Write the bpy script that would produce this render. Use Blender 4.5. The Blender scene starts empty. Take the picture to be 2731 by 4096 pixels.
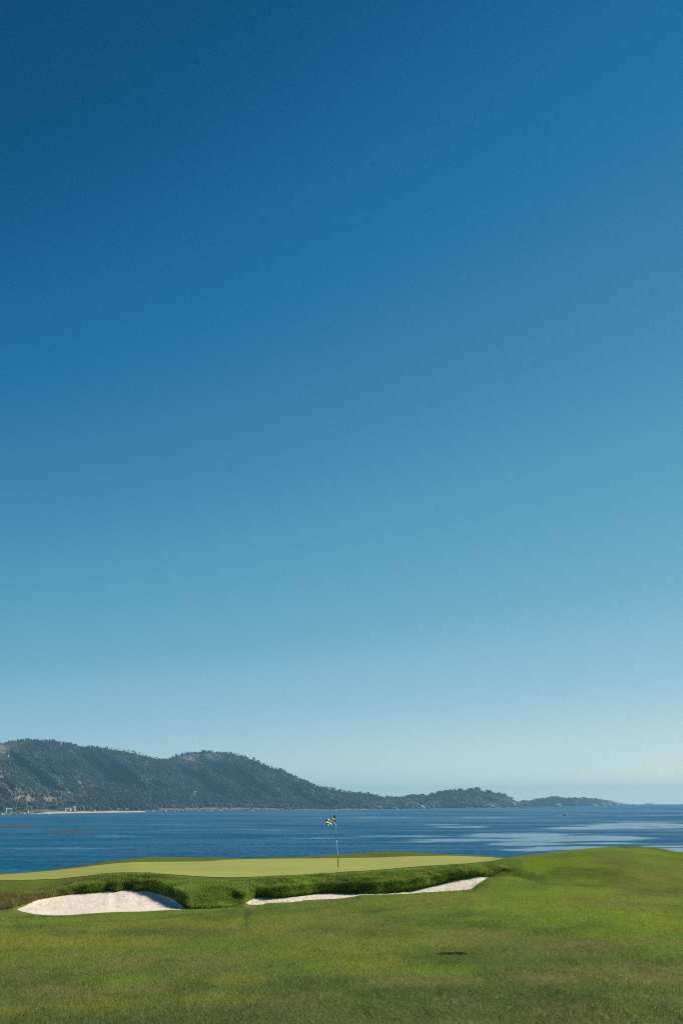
import bpy, bmesh, math, random
import numpy as np
from mathutils import Matrix, Vector, Euler

random.seed(7)
rng = np.random.default_rng(7)
R = math.radians
scene = bpy.context.scene

# ------------------------------------------------------------------ camera
W0, H0 = 2731.0, 4096.0          # size of the photograph the outlines were traced on
EYE = 22.0                       # eye height above the sea
PITCH, ROLL = R(16.3), R(-0.30)
LENS = 35.0
FPX = H0 * LENS / 36.0
cam_data = bpy.data.cameras.new('camera')
cam = bpy.data.objects.new('camera', cam_data)
scene.collection.objects.link(cam)
scene.camera = cam
cam_data.sensor_fit = 'VERTICAL'
cam_data.sensor_height = 36.0
cam_data.lens = LENS
cam_data.clip_start = 0.1
cam_data.clip_end = 60000.0
CM = (Matrix.Rotation(math.pi / 2 + PITCH, 3, 'X') @ Matrix.Rotation(ROLL, 3, 'Z'))
cam.location = (0, 0, EYE)
cam.rotation_euler = CM.to_euler()

# ------------------------------------------------------------------ sky and sun
SUN_AZ, SUN_EL = R(50), R(35)    # to the right of the view, a little beyond the scene
world = bpy.data.worlds.new('World')
scene.world = world
world.use_nodes = True
wt = world.node_tree
wt.nodes.clear()
sky = wt.nodes.new('ShaderNodeTexSky')
sky.sky_type = 'NISHITA'
sky.sun_disc = False
sky.sun_elevation = SUN_EL
sky.sun_rotation = SUN_AZ
sky.altitude = 0
sky.air_density = 1.0
sky.dust_density = 0.0
sky.ozone_density = 6.0
bg = wt.nodes.new('ShaderNodeBackground')
bg.inputs['Strength'].default_value = 0.081
wo = wt.nodes.new('ShaderNodeOutputWorld')
# colour of a very clear, deep blue autumn sky, laid over the brightness of the physical sky
sep = wt.nodes.new('ShaderNodeSeparateColor')
wt.links.new(sky.outputs['Color'], sep.inputs[0])
lum = wt.nodes.new('ShaderNodeMath'); lum.operation = 'MULTIPLY'; lum.inputs[1].default_value = 0.1 / 1.3
wt.links.new(sep.outputs[0], lum.inputs[0])
ramp = wt.nodes.new('ShaderNodeValToRGB')
SKY_RAMP = [(.06, (0, .045, .15)), (.08, (.001, .075, .20)), (.091, (.003, .115, .280)), (.107, (.010, .160, .340)), (.128, (.032, .205, .385)),
            (.146, (.047, .250, .440)), (.171, (.076, .305, .480)), (.207, (.120, .360, .525)), (.254, (.165, .410, .560)), (.297, (.235, .480, .625)),
            (.365, (.300, .540, .660)), (.66, (.74, .86, .76)), (.87, (1.34, 1.16, .68)), (1.2, (1.55, 1.28, .66))]
cr = ramp.color_ramp
while len(cr.elements) < len(SKY_RAMP): cr.elements.new(0.5)
for el_, (p_, c_) in zip(cr.elements, SKY_RAMP):
    el_.position = p_ / 1.3
    el_.color = (c_[0] / 2, c_[1] / 2, c_[2] / 2, 1)
wt.links.new(lum.outputs[0], ramp.inputs['Fac'])
sk_out = wt.nodes.new('ShaderNodeVectorMath'); sk_out.operation = 'SCALE'; sk_out.inputs['Scale'].default_value = 20.0
wt.links.new(ramp.outputs['Color'], sk_out.inputs[0])
wt.links.new(sk_out.outputs[0], bg.inputs['Color'])
wt.links.new(bg.outputs['Background'], wo.inputs['Surface'])

sun_data = bpy.data.lights.new('sun', 'SUN')
sun_data.energy = 5.0
sun_data.angle = R(0.5)
sun_data.color = (1.0, 0.91, 0.78)
sun = bpy.data.objects.new('sun', sun_data)
scene.collection.objects.link(sun)
sdir = Vector((math.sin(SUN_AZ) * math.cos(SUN_EL), math.cos(SUN_AZ) * math.cos(SUN_EL), math.sin(SUN_EL)))
sun.rotation_euler = sdir.to_track_quat('Z', 'Y').to_euler()
sun.location = (30, 30, 60)

scene.view_settings.view_transform = 'Standard'
scene.view_settings.look = 'None'
scene.view_settings.exposure = 0.3
scene.view_settings.gamma = 1.0
scene.view_settings.use_curve_mapping = False
scene.render.engine = 'CYCLES'
scene.cycles.use_denoising = False
scene.cycles.filter_width = 1.15
scene.cycles.max_bounces = 6
scene.cycles.diffuse_bounces = 2
scene.cycles.glossy_bounces = 2
scene.cycles.transmission_bounces = 3
scene.cycles.volume_bounces = 0
scene.cycles.transparent_max_bounces = 4

# ------------------------------------------------------------------ helpers
CMN = np.array(CM)
RE = 7.4e6                       # earth radius with refraction: the sea curves away


def ray(px, py):
    px = np.asarray(px, float); py = np.asarray(py, float)
    d = np.stack([(px - W0 / 2) / FPX, -(py - H0 / 2) / FPX, -np.ones(np.broadcast(px, py).shape)], -1)
    return d @ CMN.T


def at(px, py, Y):
    """world point seen at a traced point of the photograph, Y metres away"""
    d = ray(px, py)
    t = np.asarray(Y, float) / d[..., 1]
    p = d * t[..., None]
    p[..., 2] += EYE
    return p


def on_sea(px, py):
    """world point of the sea surface on a traced ray"""
    d = ray(px, py)
    t = -EYE / d[..., 2]
    for _ in range(6):
        X, Y = d[..., 0] * t, d[..., 1] * t
        t = -(EYE + (X * X + Y * Y) / (2 * RE)) / d[..., 2]
    p = d * t[..., None]
    p[..., 2] += EYE
    return p


def px_of(X, Y, Z):
    v = np.stack([X, Y, Z - EYE], -1) @ CMN
    return W0 / 2 + FPX * v[..., 0] / -v[..., 2], H0 / 2 - FPX * v[..., 1] / -v[..., 2]


def _hash(ix, iy, seed):
    h = (ix.astype(np.int64) * 374761393 + iy.astype(np.int64) * 668265263 + seed * 974634777) & 0xFFFFFFFF
    h = ((h ^ (h >> 13)) * 1274126177) & 0xFFFFFFFF
    h = (h ^ (h >> 16)) & 0xFFFFFF
    return h / float(0xFFFFFF)


def vnoise(x, y, seed=0):
    x = np.asarray(x, float); y = np.asarray(y, float)
    ix, iy = np.floor(x), np.floor(y)
    fx, fy = x - ix, y - iy
    fx = fx * fx * (3 - 2 * fx); fy = fy * fy * (3 - 2 * fy)
    a = _hash(ix, iy, seed); b = _hash(ix + 1, iy, seed)
    c = _hash(ix, iy + 1, seed); d = _hash(ix + 1, iy + 1, seed)
    return (a * (1 - fx) + b * fx) * (1 - fy) + (c * (1 - fx) + d * fx) * fy


def fbm(x, y, oct=4, seed=0, gain=0.5):
    s, a, n = 0.0, 1.0, 0.0
    for k in range(oct):
        s = s + a * vnoise(x * 2 ** k + 17.3 * k, y * 2 ** k - 9.1 * k, seed + k)
        n += a; a *= gain
    return s / n                 # 0..1


def sstep(a, b, x):
    t = np.clip((x - a) / (b - a), 0, 1)
    return t * t * (3 - 2 * t)


def mesh_np(name, verts, faces, mats, smooth=False, attrs=None, mat_idx=None, parent=None, link=True):
    """one mesh from numpy arrays; faces is (n,3) or (n,4)"""
    verts = np.ascontiguousarray(verts, np.float32)
    faces = np.ascontiguousarray(faces, np.int32)
    k = faces.shape[1]
    me = bpy.data.meshes.new(name)
    me.vertices.add(len(verts)); me.vertices.foreach_set('co', verts.ravel())
    me.loops.add(faces.size); me.loops.foreach_set('vertex_index', faces.ravel())
    me.polygons.add(len(faces))
    me.polygons.foreach_set('loop_start', np.arange(0, faces.size, k, dtype=np.int32))
    me.polygons.foreach_set('loop_total', np.full(len(faces), k, np.int32))
    if mat_idx is not None:
        me.polygons.foreach_set('material_index', np.ascontiguousarray(mat_idx, np.int32))
    me.update(calc_edges=True)
    me.polygons.foreach_set('use_smooth', np.full(len(faces), smooth, bool))
    for an, arr in (attrs or {}).items():
        arr = np.asarray(arr, np.float32)
        if arr.ndim == 1:
            a = me.attributes.new(an, 'FLOAT', 'POINT'); a.data.foreach_set('value', arr)
        else:
            a = me.attributes.new(an, 'FLOAT_COLOR', 'POINT')
            c = np.ones((len(arr), 4), np.float32); c[:, :3] = arr
            a.data.foreach_set('color', c.ravel())
    for m in (mats if isinstance(mats, (list, tuple)) else [mats]):
        me.materials.append(m)
    if not link:
        return me
    return link_obj(name, me, parent)


def link_obj(name, data, parent=None):
    o = bpy.data.objects.new(name, data)
    scene.collection.objects.link(o)
    if parent is not None:
        o.parent = parent
    return o


def tag(o, label=None, cat=None, group=None, kind=None):
    if label: o['label'] = label
    if cat: o['category'] = cat
    if group: o['group'] = group
    if kind: o['kind'] = kind
    return o


def empty(name, loc, rz=0.0):
    o = bpy.data.objects.new(name, None)
    scene.collection.objects.link(o)
    o.location = loc; o.rotation_euler = (0, 0, rz)
    return o


def grid_faces(nr, nc):
    i = np.arange(nr * nc).reshape(nr, nc)
    return np.stack([i[:-1, :-1].ravel(), i[:-1, 1:].ravel(), i[1:, 1:].ravel(), i[1:, :-1].ravel()], -1)


def copy_tree(o, parent=None):
    c = o.copy(); scene.collection.objects.link(c)
    if parent is not None: c.parent = parent
    for ch in list(o.children): copy_tree(ch, c)
    return c


class N:
    """tiny node-tree builder"""
    def __init__(self, name):
        self.m = bpy.data.materials.new(name); self.m.use_nodes = True
        self.t = self.m.node_tree; self.t.nodes.clear()
        self.out = self.t.nodes.new('ShaderNodeOutputMaterial')
    def n(self, typ, **kw):
        nd = self.t.nodes.new('ShaderNode' + typ)
        for k, v in kw.items():
            if k.startswith('i_'):
                key = k[2:]
                key = int(key) if key.isdigit() else key.replace('_', ' ')
                if hasattr(v, 'links') or hasattr(v, 'is_linked'): self.t.links.new(v, nd.inputs[key])
                else: nd.inputs[key].default_value = v
            else: setattr(nd, k, v)
        return nd
    def l(self, a, b): self.t.links.new(a, b)
    def attr(self, name): return self.n('Attribute', attribute_name=name)
    def pos(self): return self.n('NewGeometry').outputs['Position']
    def noise(self, scale, vec=None, detail=4, rough=0.55):
        nd = self.n('TexNoise'); nd.inputs['Scale'].default_value = scale
        nd.inputs['Detail'].default_value = detail; nd.inputs['Roughness'].default_value = rough
        self.l(vec if vec is not None else self.pos(), nd.inputs['Vector']); return nd
    def ramp(self, fac, stops):
        nd = self.n('ValToRGB'); cr = nd.color_ramp
        while len(cr.elements) < len(stops): cr.elements.new(0.5)
        for e, (p, c) in zip(cr.elements, stops):
            e.position = p; e.color = (*c, 1) if len(c) == 3 else c
        self.l(fac, nd.inputs['Fac']); return nd
    def maprange(self, v, a, b, c, d):
        nd = self.n('MapRange'); nd.inputs[1].default_value = a; nd.inputs[2].default_value = b
        nd.inputs[3].default_value = c; nd.inputs[4].default_value = d; self.l(v, nd.inputs[0]); return nd.outputs[0]
    def mul(self, col, fac):
        nd = self.n('Mix', data_type='RGBA', blend_type='MULTIPLY'); nd.inputs[0].default_value = 1.0
        self.l(col, nd.inputs[6]); self.l(fac, nd.inputs[7]); return nd.outputs[2]
    def mix(self, fac, a, b):
        nd = self.n('Mix', data_type='RGBA')
        for v, i in ((fac, 0), (a, 6), (b, 7)):
            if hasattr(v, 'is_linked'): self.l(v, nd.inputs[i])
            else: nd.inputs[i].default_value = v if i == 0 else (*v, 1)
        return nd.outputs[2]
    def bump(self, h, strength, dist):
        nd = self.n('Bump'); nd.inputs['Strength'].default_value = strength; nd.inputs['Distance'].default_value = dist
        self.l(h, nd.inputs['Height']); return nd.outputs['Normal']
    def principled(self, col=None, rough=0.8, spec=0.3, normal=None):
        nd = self.n('BsdfPrincipled'); nd.inputs['Roughness'].default_value = rough
        nd.inputs['Specular IOR Level'].default_value = spec
        if col is not None:
            if hasattr(col, 'is_linked'): self.l(col, nd.inputs['Base Color'])
            else: nd.inputs['Base Color'].default_value = (*col, 1)
        if normal is not None: self.l(normal, nd.inputs['Normal'])
        return nd
    def done(self, sh):
        self.l(sh, self.out.inputs['Surface']); return self.m


def plain(name, col, rough=0.7, spec=0.3, var=0.25, scale=3.0):
    b = N(name)
    n = b.noise(scale)
    f = b.ramp(n.outputs['Fac'], [(0.25, (1 - var,) * 3), (0.75, (1 + var * 0.3,) * 3)])
    c = b.n('RGB'); c.outputs[0].default_value = (*col, 1)
    return b.done(b.principled(b.mul(c.outputs[0], f.outputs[0]), rough, spec).outputs[0])


# ------------------------------------------------------------------ materials
def mat_blade():
    b = N('grass_blade')
    a = b.attr('col').outputs['Color']
    p = b.principled(a, 0.5, 0.06)
    tr = b.n('BsdfTranslucent'); b.l(a, tr.inputs['Color'])
    mx = b.n('MixShader'); mx.inputs[0].default_value = 0.42
    b.l(p.outputs[0], mx.inputs[1]); b.l(tr.outputs[0], mx.inputs[2])
    return b.done(mx.outputs[0])


def mat_turf():
    b = N('turf')
    a = b.attr('col').outputs['Color']
    n1 = b.noise(55, detail=3)
    n2 = b.noise(9, detail=3)
    f1 = b.ramp(n1.outputs['Fac'], [(0.3, (0.62, 0.62, 0.62)), (0.7, (1.3, 1.3, 1.3))])
    f2 = b.ramp(n2.outputs['Fac'], [(0.3, (0.85, 0.87, 0.85)), (0.7, (1.12, 1.1, 1.08))])
    c = b.mul(b.mul(a, f1.outputs[0]), f2.outputs[0])
    nrm = b.bump(n1.outputs['Fac'], 0.6, 0.03)
    return b.done(b.principled(c, 0.9, 0.0, nrm).outputs[0])


def mat_green():
    b = N('green_turf')
    a = b.attr('col').outputs['Color']
    mp = b.n('Mapping'); mp.inputs['Scale'].default_value = (1.0, 1.0, 1.0); b.l(b.pos(), mp.inputs['Vector'])
    n1 = b.noise(40, detail=2)
    n2 = b.noise(1.3, detail=4)
    f1 = b.ramp(n1.outputs['Fac'], [(0.3, (0.9, 0.9, 0.9)), (0.7, (1.1, 1.1, 1.1))])
    f2 = b.ramp(n2.outputs['Fac'], [(0.3, (0.93, 0.95, 0.93)), (0.7, (1.06, 1.05, 1.04))])
    c = b.mul(b.mul(a, f1.outputs[0]), f2.outputs[0])
    return b.done(b.principled(c, 0.85, 0.15, b.bump(n1.outputs['Fac'], 0.3, 0.006)).outputs[0])


def mat_sand():
    b = N('white_sand')
    n1 = b.noise(38, detail=4, rough=0.7)
    n2 = b.noise(2.2, detail=3)
    f1 = b.ramp(n1.outputs['Fac'], [(0.3, (0.78, 0.77, 0.74)), (0.6, (1.02, 1.02, 1.02))])
    f2 = b.ramp(n2.outputs['Fac'], [(0.35, (0.79, 0.68, 0.55)), (0.65, (0.87, 0.785, 0.67))])
    return b.done(b.principled(b.mul(f1.outputs[0], f2.outputs[0]), 0.95, 0.1, b.bump(n1.outputs['Fac'], 0.5, 0.02)).outputs[0])


def mat_sea():
    b = N('sea_water')
    sl = b.attr('slick').outputs['Fac']
    kp = b.attr('kelp').outputs['Fac']
    pos = b.pos()
    mp = b.n('Mapping'); mp.inputs['Scale'].default_value = (0.55, 1.0, 1.0); mp.inputs['Rotation'].default_value = (0, 0, 0.25)
    b.l(pos, mp.inputs['Vector'])
    w1 = b.noise(0.55, mp.outputs[0], 5, 0.6)
    w2 = b.noise(0.06, mp.outputs[0], 3, 0.5)
    h = b.n('Math', operation='MULTIPLY_ADD'); b.l(w2.outputs['Fac'], h.inputs[0]); h.inputs[1].default_value = 2.0; b.l(w1.outputs['Fac'], h.inputs[2])
    st = b.maprange(sl, 0, 1, 1.0, 0.12)
    bp = b.n('Bump'); bp.inputs['Distance'].default_value = 0.8
    b.l(h.outputs[0], bp.inputs['Height']); b.l(st, bp.inputs['Strength'])
    c0 = b.ramp(b.noise(0.004, mp.outputs[0], 3).outputs['Fac'], [(0.3, (0.002, 0.084, 0.180)), (0.7, (0.005, 0.112, 0.215))])
    mp3 = b.n('Mapping'); mp3.inputs['Scale'].default_value = (0.40, 0.075, 1.0); b.l(pos, mp3.inputs['Vector'])
    rp = b.ramp(b.noise(1.0, mp3.outputs[0], 3, 0.6).outputs['Fac'], [(0.34, (0.50, 0.58, 0.66)), (0.66, (1.35, 1.30, 1.25))])  # light and dark of the ripples painted into the water colour
    c = b.mix(kp, b.mul(c0.outputs[0], rp.outputs[0]), (0.10, 0.055, 0.03))
    # wind-roughened water: the mean slope of the ripples keeps the mirror part well below that of a calm slick
    df = b.n('BsdfDiffuse'); b.l(c, df.inputs['Color']); b.l(bp.outputs[0], df.inputs['Normal'])
    gl = b.n('BsdfGlossy'); b.l(bp.outputs[0], gl.inputs['Normal'])
    rg = b.maprange(sl, 0, 1, 0.34, 0.15); b.l(rg, gl.inputs['Roughness'])
    fr = b.n('Fresnel'); fr.inputs['IOR'].default_value = 1.333
    kk = b.maprange(sl, 0, 1, 0.08, 1.0)
    fm_ = b.n('Math', operation='MULTIPLY'); b.l(fr.outputs[0], fm_.inputs[0]); b.l(kk, fm_.inputs[1])
    k2 = b.maprange(kp, 0, 1, 1.0, 0.45)
    fm2 = b.n('Math', operation='MULTIPLY'); b.l(fm_.outputs[0], fm2.inputs[0]); b.l(k2, fm2.inputs[1])
    mx = b.n('MixShader'); b.l(fm2.outputs[0], mx.inputs[0]); b.l(df.outputs[0], mx.inputs[1]); b.l(gl.outputs[0], mx.inputs[2])
    return b.done(mx.outputs[0])


def mat_attr(name, rough=0.9, nscale=0.08, amt=0.25, bumpd=0.0):
    b = N(name)
    a = b.attr('col').outputs['Color']
    n1 = b.noise(nscale, detail=5)
    f1 = b.ramp(n1.outputs['Fac'], [(0.3, (1 - amt,) * 3), (0.7, (1 + amt,) * 3)])
    nrm = b.bump(n1.outputs['Fac'], 0.7, bumpd) if bumpd else None
    return b.done(b.principled(b.mul(a, f1.outputs[0]), rough, 0.1, nrm).outputs[0])


M_BLADE, M_TURF, M_GREEN, M_SAND, M_SEA = mat_blade(), mat_turf(), mat_green(), mat_sand(), mat_sea()
M_HILL = mat_attr('hill_ground', 0.95, 0.03, 0.3, 6.0)
M_LEAF = mat_attr('forest_leaf', 0.8, 0.25, 0.3)
M_ROCK = mat_attr('shore_rock', 0.9, 0.12, 0.3, 1.5)
M_BARK = plain('bark', (0.10, 0.075, 0.055), 0.9, 0.1, 0.3, 0.5)
M_BEACH = plain('beach_sand', (0.62, 0.50, 0.37), 0.95, 0.1, 0.15, 0.05)
M_FOAM = plain('sea_foam', (0.85, 0.87, 0.88), 0.7, 0.2, 0.1, 0.3)
M_KELP = plain('kelp_frond', (0.11, 0.055, 0.025), 0.45, 0.4, 0.4, 0.4)
M_WHITE = plain('white_paint', (0.80, 0.79, 0.76), 0.45, 0.4, 0.06, 2.0)
M_DARK = plain('black_paint', (0.012, 0.016, 0.03), 0.35, 0.4, 0.1, 2.0)

# ------------------------------------------------------------------ golf course ground (traced lines, each with its own distance)
L = {}
L['D'] = [(-4000,3640,27),(-400,3645,27),(0,3640,27.2),(50,3634.5,27.3),(102,3649,26.8),(153,3658,26.5),(204,3662,26.4),(255,3661,26.4),(357,3654,26.5),(459,3648,26.7),(561,3646,26.8),(673,3640,27),(760,3637,27.1),(850,3634,27.2),(940,3627,27.6),(978,3611,28.05),(991,3615,28.2),(1006,3620,28.25),(1047,3618,28.35),(1083,3611,28.5),(1159,3609,28.5),(1236,3600,28.8),(1363,3593.5,29.1),(1410,3587,29.4),(1450,3580,29.3),(1500,3578.5,29.5),(1560,3577,29.6),(1605,3575.5,29.7),(1640,3574,30.2),(1706,3569,30.2),(1788,3564,30.5),(1880,3557,30.8),(1910,3536,31.2),(1963,3508,32.4),(2050,3507,32),(2150,3530,29.5),(2300,3550,27),(2500,3560,26),(2731,3570,25.5),(6500,3600,25)]
L['F'] = [(-4000,3600,30),(-400,3600,30),(0,3603,29.4),(50,3633,27.35),(75,3626,27.75),(128,3609,28.6),(204,3594,29.6),(306,3580,30.4),(408,3573,30.8),(434,3567,31),(459,3572,30.9),(510,3563,31.2),(551,3570,31),(577,3568,31),(622,3576,30.6),(673,3591,29.7),(714,3609,28.6),(757,3633,27.4),(785,3595,28.1),(850,3562,28.9),(920,3572,28.7),(960,3594,28.3),(981,3608,28.2),(1000,3596,28.8),(1032,3586,29.3),(1108,3590,29.2),(1210,3581,29.7),(1312,3570,30.2),(1414,3574,30.1),(1500,3576,30),(1553,3574,30.2),(1655,3559,30.6),(1757,3534,31.25),(1818,3516,31.6),(1910,3503,32.1),(1960,3506,32.5),(2015,3482,33.2),(2100,3488,32.2),(2300,3500,30),(2500,3500,29),(2731,3510,28.5),(6500,3550,28)]
L['G'] = [(-4000,3560,31.5),(-400,3560,31.5),(0,3575,30.7),(102,3568,30.8),(204,3550,31.55),(281,3533,31.75),(357,3513,31.85),(408,3501,31.95),(510,3495,32.25),(612,3500,32.05),(714,3511,31.75),(800,3520,30.9),(880,3524,30.7),(955,3517,31.2),(1006,3515,31.0),(1159,3508,31.0),(1312,3501,31.3),(1500,3490,31.4),(1655,3480,31.9),(1757,3471,32.2),(1859,3465,32.6),(1961,3461,33.4),(2015,3457,34),(2100,3455,34),(2300,3450,32.5),(2500,3450,31.5),(2731,3460,31),(6500,3520,31)]
L['H'] = [(-4000,3525,33),(-400,3525,33),(0,3521,33),(102,3521,33),(204,3518,33.5),(306,3509,33.3),(398,3498,33.1),(439,3493,33.0),(520,3490.5,32.9),(612,3494,33.0),(714,3501,32.9),(802,3507,32.7),(904,3511,32.5),(1006,3509,32.1),(1159,3502,32.1),(1312,3494,32.5),(1400,3487,32.9),(1500,3481.6,33.2),(1553,3477.5,33.5),(1706,3465,34.5),(1859,3455.6,34.9),(1961,3446,35.5),(2012,3437,36.2),(2060,3434,36.3),(2100,3436,36),(2300,3422,35),(2500,3415,34),(2731,3432,33.5),(6500,3500,33)]
L['I'] = [(-4000,3530,40),(-400,3520,42),(0,3500,44),(150,3489,45),(330,3470,46),(460,3455,47),(560,3449,47),(700,3448,47),(800,3447,47),(900,3441,47.5),(985,3438,48),(1100,3436,48),(1312,3434,48),(1500,3431.5,48),(1604,3427.5,47.5),(1767,3424,46.5),(1900,3427.5,44),(2000,3433,40),(2025,3434,38),(2100,3423.5,38.5),(2300,3401.5,38.5),(2500,3389,37.5),(2731,3415,36.5),(6500,3490,36)]
L['J'] = [(-4000,3520,45),(-400,3512,46),(0,3494.5,46.5),(150,3485,47.5),(330,3462.5,49),(450,3443,50.5),(560,3432,51),(620,3429,51),(700,3429,51),(800,3430.5,51),(900,3431,50.5),(985,3434,50),(1057,3430,51),(1230,3426,51.5),(1348,3418,52),(1500,3409.5,52),(1540,3407,52),(1600,3407.5,51.5),(1700,3412.5,50.5),(1850,3419,48.5),(1950,3424.5,45.5),(2020,3430,42),(2040,3430,41.5),(2100,3422,41),(2200,3411.5,41),(2300,3400,41),(2400,3391,40.5),(2480,3387,40),(2560,3387.5,40),(2640,3394,39.5),(2731,3413,39),(3000,3440,39),(6500,3480,39)]
L['D0'] = [(-4000,3640,27),(-400,3645,27),(0,3640,27.2),(400,3652,26.6),(760,3637,27.0),(1100,3611,27.9),(1500,3588,28.7),(1800,3564,29.6),(2000,3548,29.4),(2300,3550,27.5),(2500,3560,26),(2731,3570,25.5),(6500,3600,25)]
LINES = {}
for k, v in L.items():
    a = np.array(v, float)
    # resample each traced line so that straight runs stay straight in the world
    p = at(a[:, 0], a[:, 1], a[:, 2])
    LINES[k] = (p[:, 0] / p[:, 1], p[:, 1], p[:, 2])


def smooth_interp(s, xs, ys):
    """monotone cubic through the traced points"""
    h = np.diff(xs); d = np.diff(ys) / h
    m = np.zeros_like(ys)
    w1, w2 = 2 * h[1:] + h[:-1], h[1:] + 2 * h[:-1]
    ok = d[:-1] * d[1:] > 0
    with np.errstate(divide='ignore', invalid='ignore'):
        mm = (w1 + w2) / (w1 / d[:-1] + w2 / d[1:])
    m[1:-1] = np.where(ok, mm, 0)
    m[0], m[-1] = d[0], d[-1]
    i = np.clip(np.searchsorted(xs, s) - 1, 0, len(xs) - 2)
    t = np.clip((s - xs[i]) / h[i], 0, 1)
    return ((1 + 2 * t) * (1 - t) ** 2 * ys[i] + t * (1 - t) ** 2 * h[i] * m[i]
            + t * t * (3 - 2 * t) * ys[i + 1] - t * t * (1 - t) * h[i] * m[i + 1])


NEAR = 8.0
LIP = [(p - W0 / 2) / FPX * 1.025 for p in (90, 330, 1930, 2010)]
BANK = [(p - W0 / 2) / FPX * 1.025 for p in (560, 640, 940, 990)]
Z_FOOT = EYE - 1.58
DIVOT = np.array((100.0, 100.0, 0.0))  # a divot cut in the fairway, placed below


def knots(s):
    """Y and z of every control line in the columns s = X / Y"""
    s = np.asarray(s, float)
    Ys, Zs = [], []
    def add(Y, Z):
        Ys.append(np.broadcast_to(np.asarray(Y, float), s.shape)); Zs.append(np.broadcast_to(np.asarray(Z, float), s.shape))
    yd, zd = smooth_interp(s, LINES['D'][0], LINES['D'][1]), smooth_interp(s, LINES['D'][0], LINES['D'][2])
    add(-60, Z_FOOT + 0.6); add(-12, Z_FOOT + 0.1); add(2.0, Z_FOOT); add(8.2, Z_FOOT - 0.02)
    zb = Z_FOOT - 0.02
    y0, z0 = smooth_interp(s, LINES['D0'][0], LINES['D0'][1]), smooth_interp(s, LINES['D0'][0], LINES['D0'][2])
    for f, e in ((0.35, 0.30), (0.9, 0.89)):
        add(8.2 + (y0 - 8.2) * f, zb + (z0 - zb) * e + 0.05 * (fbm(s * 7, s * 0 + f * 9, 2, 5) - 0.5))
    add(yd, zd)
    ln = {k: (smooth_interp(s, LINES[k][0], LINES[k][1]), smooth_interp(s, LINES[k][0], LINES[k][2])) for k in 'FGHIJ'}
    add(*ln['F'])
    (yf, zf), (yg, zg) = ln['F'], ln['G']
    nose = sstep(BANK[0], BANK[1], s) * sstep(BANK[3], BANK[2], s)      # the steep nose between the bunkers
    lip = sstep(LIP[0], LIP[1], s) * sstep(LIP[3], LIP[2], s)
    rag = fbm(s * 90, s * 0 + 3.3, 3, 6)
    db = np.minimum(0.13 + 0.06 * rag + 0.22 * nose, 0.7 * (yg - yf)) * lip + 0.5 * (yg - yf) * (1 - lip)
    add(yf + db, zf + (zg - zf) * ((0.46 + 0.08 * rag + 0.14 * nose) * lip + 0.5 * (1 - lip)))
    add(yg, zg); add(*ln['H'])
    (yh, zh), (yi, zi) = ln['H'], ln['I']
    add(yh + (yi - yh) * 0.47, zh + (zi - zh) * 0.75)
    add(yi, zi); add(*ln['J'])
    yj, zj = Ys[-1], Zs[-1]
    add(yj + 4, zj - 0.75); add(yj + 9, zj - 4.5); add(yj + 30, zj * 0 - 1.5)
    Y = np.stack(Ys, -1); Z = np.stack(Zs, -1)
    Y = np.maximum.accumulate(Y + np.arange(Y.shape[-1]) * 1e-4, -1)
    return Y, Z


K_D, K_F, K_B, K_G, K_H, K_M, K_I, K_J = 6, 7, 8, 9, 10, 11, 12, 13


def slopes(Y, Z):
    h = np.maximum(np.diff(Y, axis=-1), 0.02); d = np.diff(Z, axis=-1) / h
    m = np.zeros_like(Z)
    a, b = d[..., :-1], d[..., 1:]
    w1, w2 = 2 * h[..., 1:] + h[..., :-1], h[..., 1:] + 2 * h[..., :-1]
    with np.errstate(divide='ignore', invalid='ignore'):
        mm = (w1 + w2) / (w1 / a + w2 / b)
    m[..., 1:-1] = np.where(a * b > 0, mm, 0)
    m[..., 0], m[..., -1] = d[..., 0], d[..., -1]
    return h, m


def col_of(X, Y):
    return X / np.maximum(Y, NEAR)


def surf_detail(X, Y):
    z = 0.05 * (fbm(X / 3.5, Y / 3.5, 3, 31) - 0.5) * sstep(2, 12, Y) * (1 - sstep(24, 27, Y))
    dx, dy = X - DIVOT[0], Y - DIVOT[1]
    e = sstep(0.19, 0.12, np.abs(dx + 0.03 * np.sin(dy * 30))) * sstep(0.17, 0.12, dy) * sstep(-0.26, 0.02, dy)
    return z - 0.042 * e


def ground_z(X, Y, seg=False):
    X = np.asarray(X, float); Y = np.asarray(Y, float)
    KY, KZ = knots(col_of(X, Y))
    h, m = slopes(KY, KZ)
    i = np.clip((Y[..., None] >= KY).sum(-1) - 1, 0, KY.shape[-1] - 2)
    g = lambda A, j: np.take_along_axis(A, j[..., None], -1)[..., 0]
    hh = g(h, i); t = np.clip((Y - g(KY, i)) / hh, 0, 1)
    z = ((1 + 2 * t) * (1 - t) ** 2 * g(KZ, i) + t * (1 - t) ** 2 * hh * g(m, i)
         + t * t * (3 - 2 * t) * g(KZ, i + 1) - t * t * (1 - t) * hh * g(m, i + 1)) + surf_detail(X, Y)
    return (z, i, t, KY) if seg else z


def on_ground(px, py):
    lo, hi = 6.0, 60.0
    for _ in range(400):
        mid = lo + 0.1
        p = at(np.array(px, float), np.array(py, float), np.array(mid))
        if p[2] <= float(ground_z(p[:1], p[1:2])[0]): break
        lo = mid
    return p


DIVOT = on_ground(1803, 3815)
PX_TIPS = ((52, 757), (981, 1960))    # ends of the two bunkers along the traced lines
S_TIPS = []
for a, b in PX_TIPS:
    q = at([a, b], [3630, 3630] if a < 500 else [3610, 3507], [27.4, 27.4] if a < 500 else [28.1, 32.5])
    S_TIPS.append((q[0, 0] / q[0, 1], q[1, 0] / q[1, 1]))


def in_sand(s, i):
    m = np.zeros(s.shape, bool)
    for a, b in S_TIPS: m |= (s > a) & (s < b)
    return m & (i == K_D)


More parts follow.
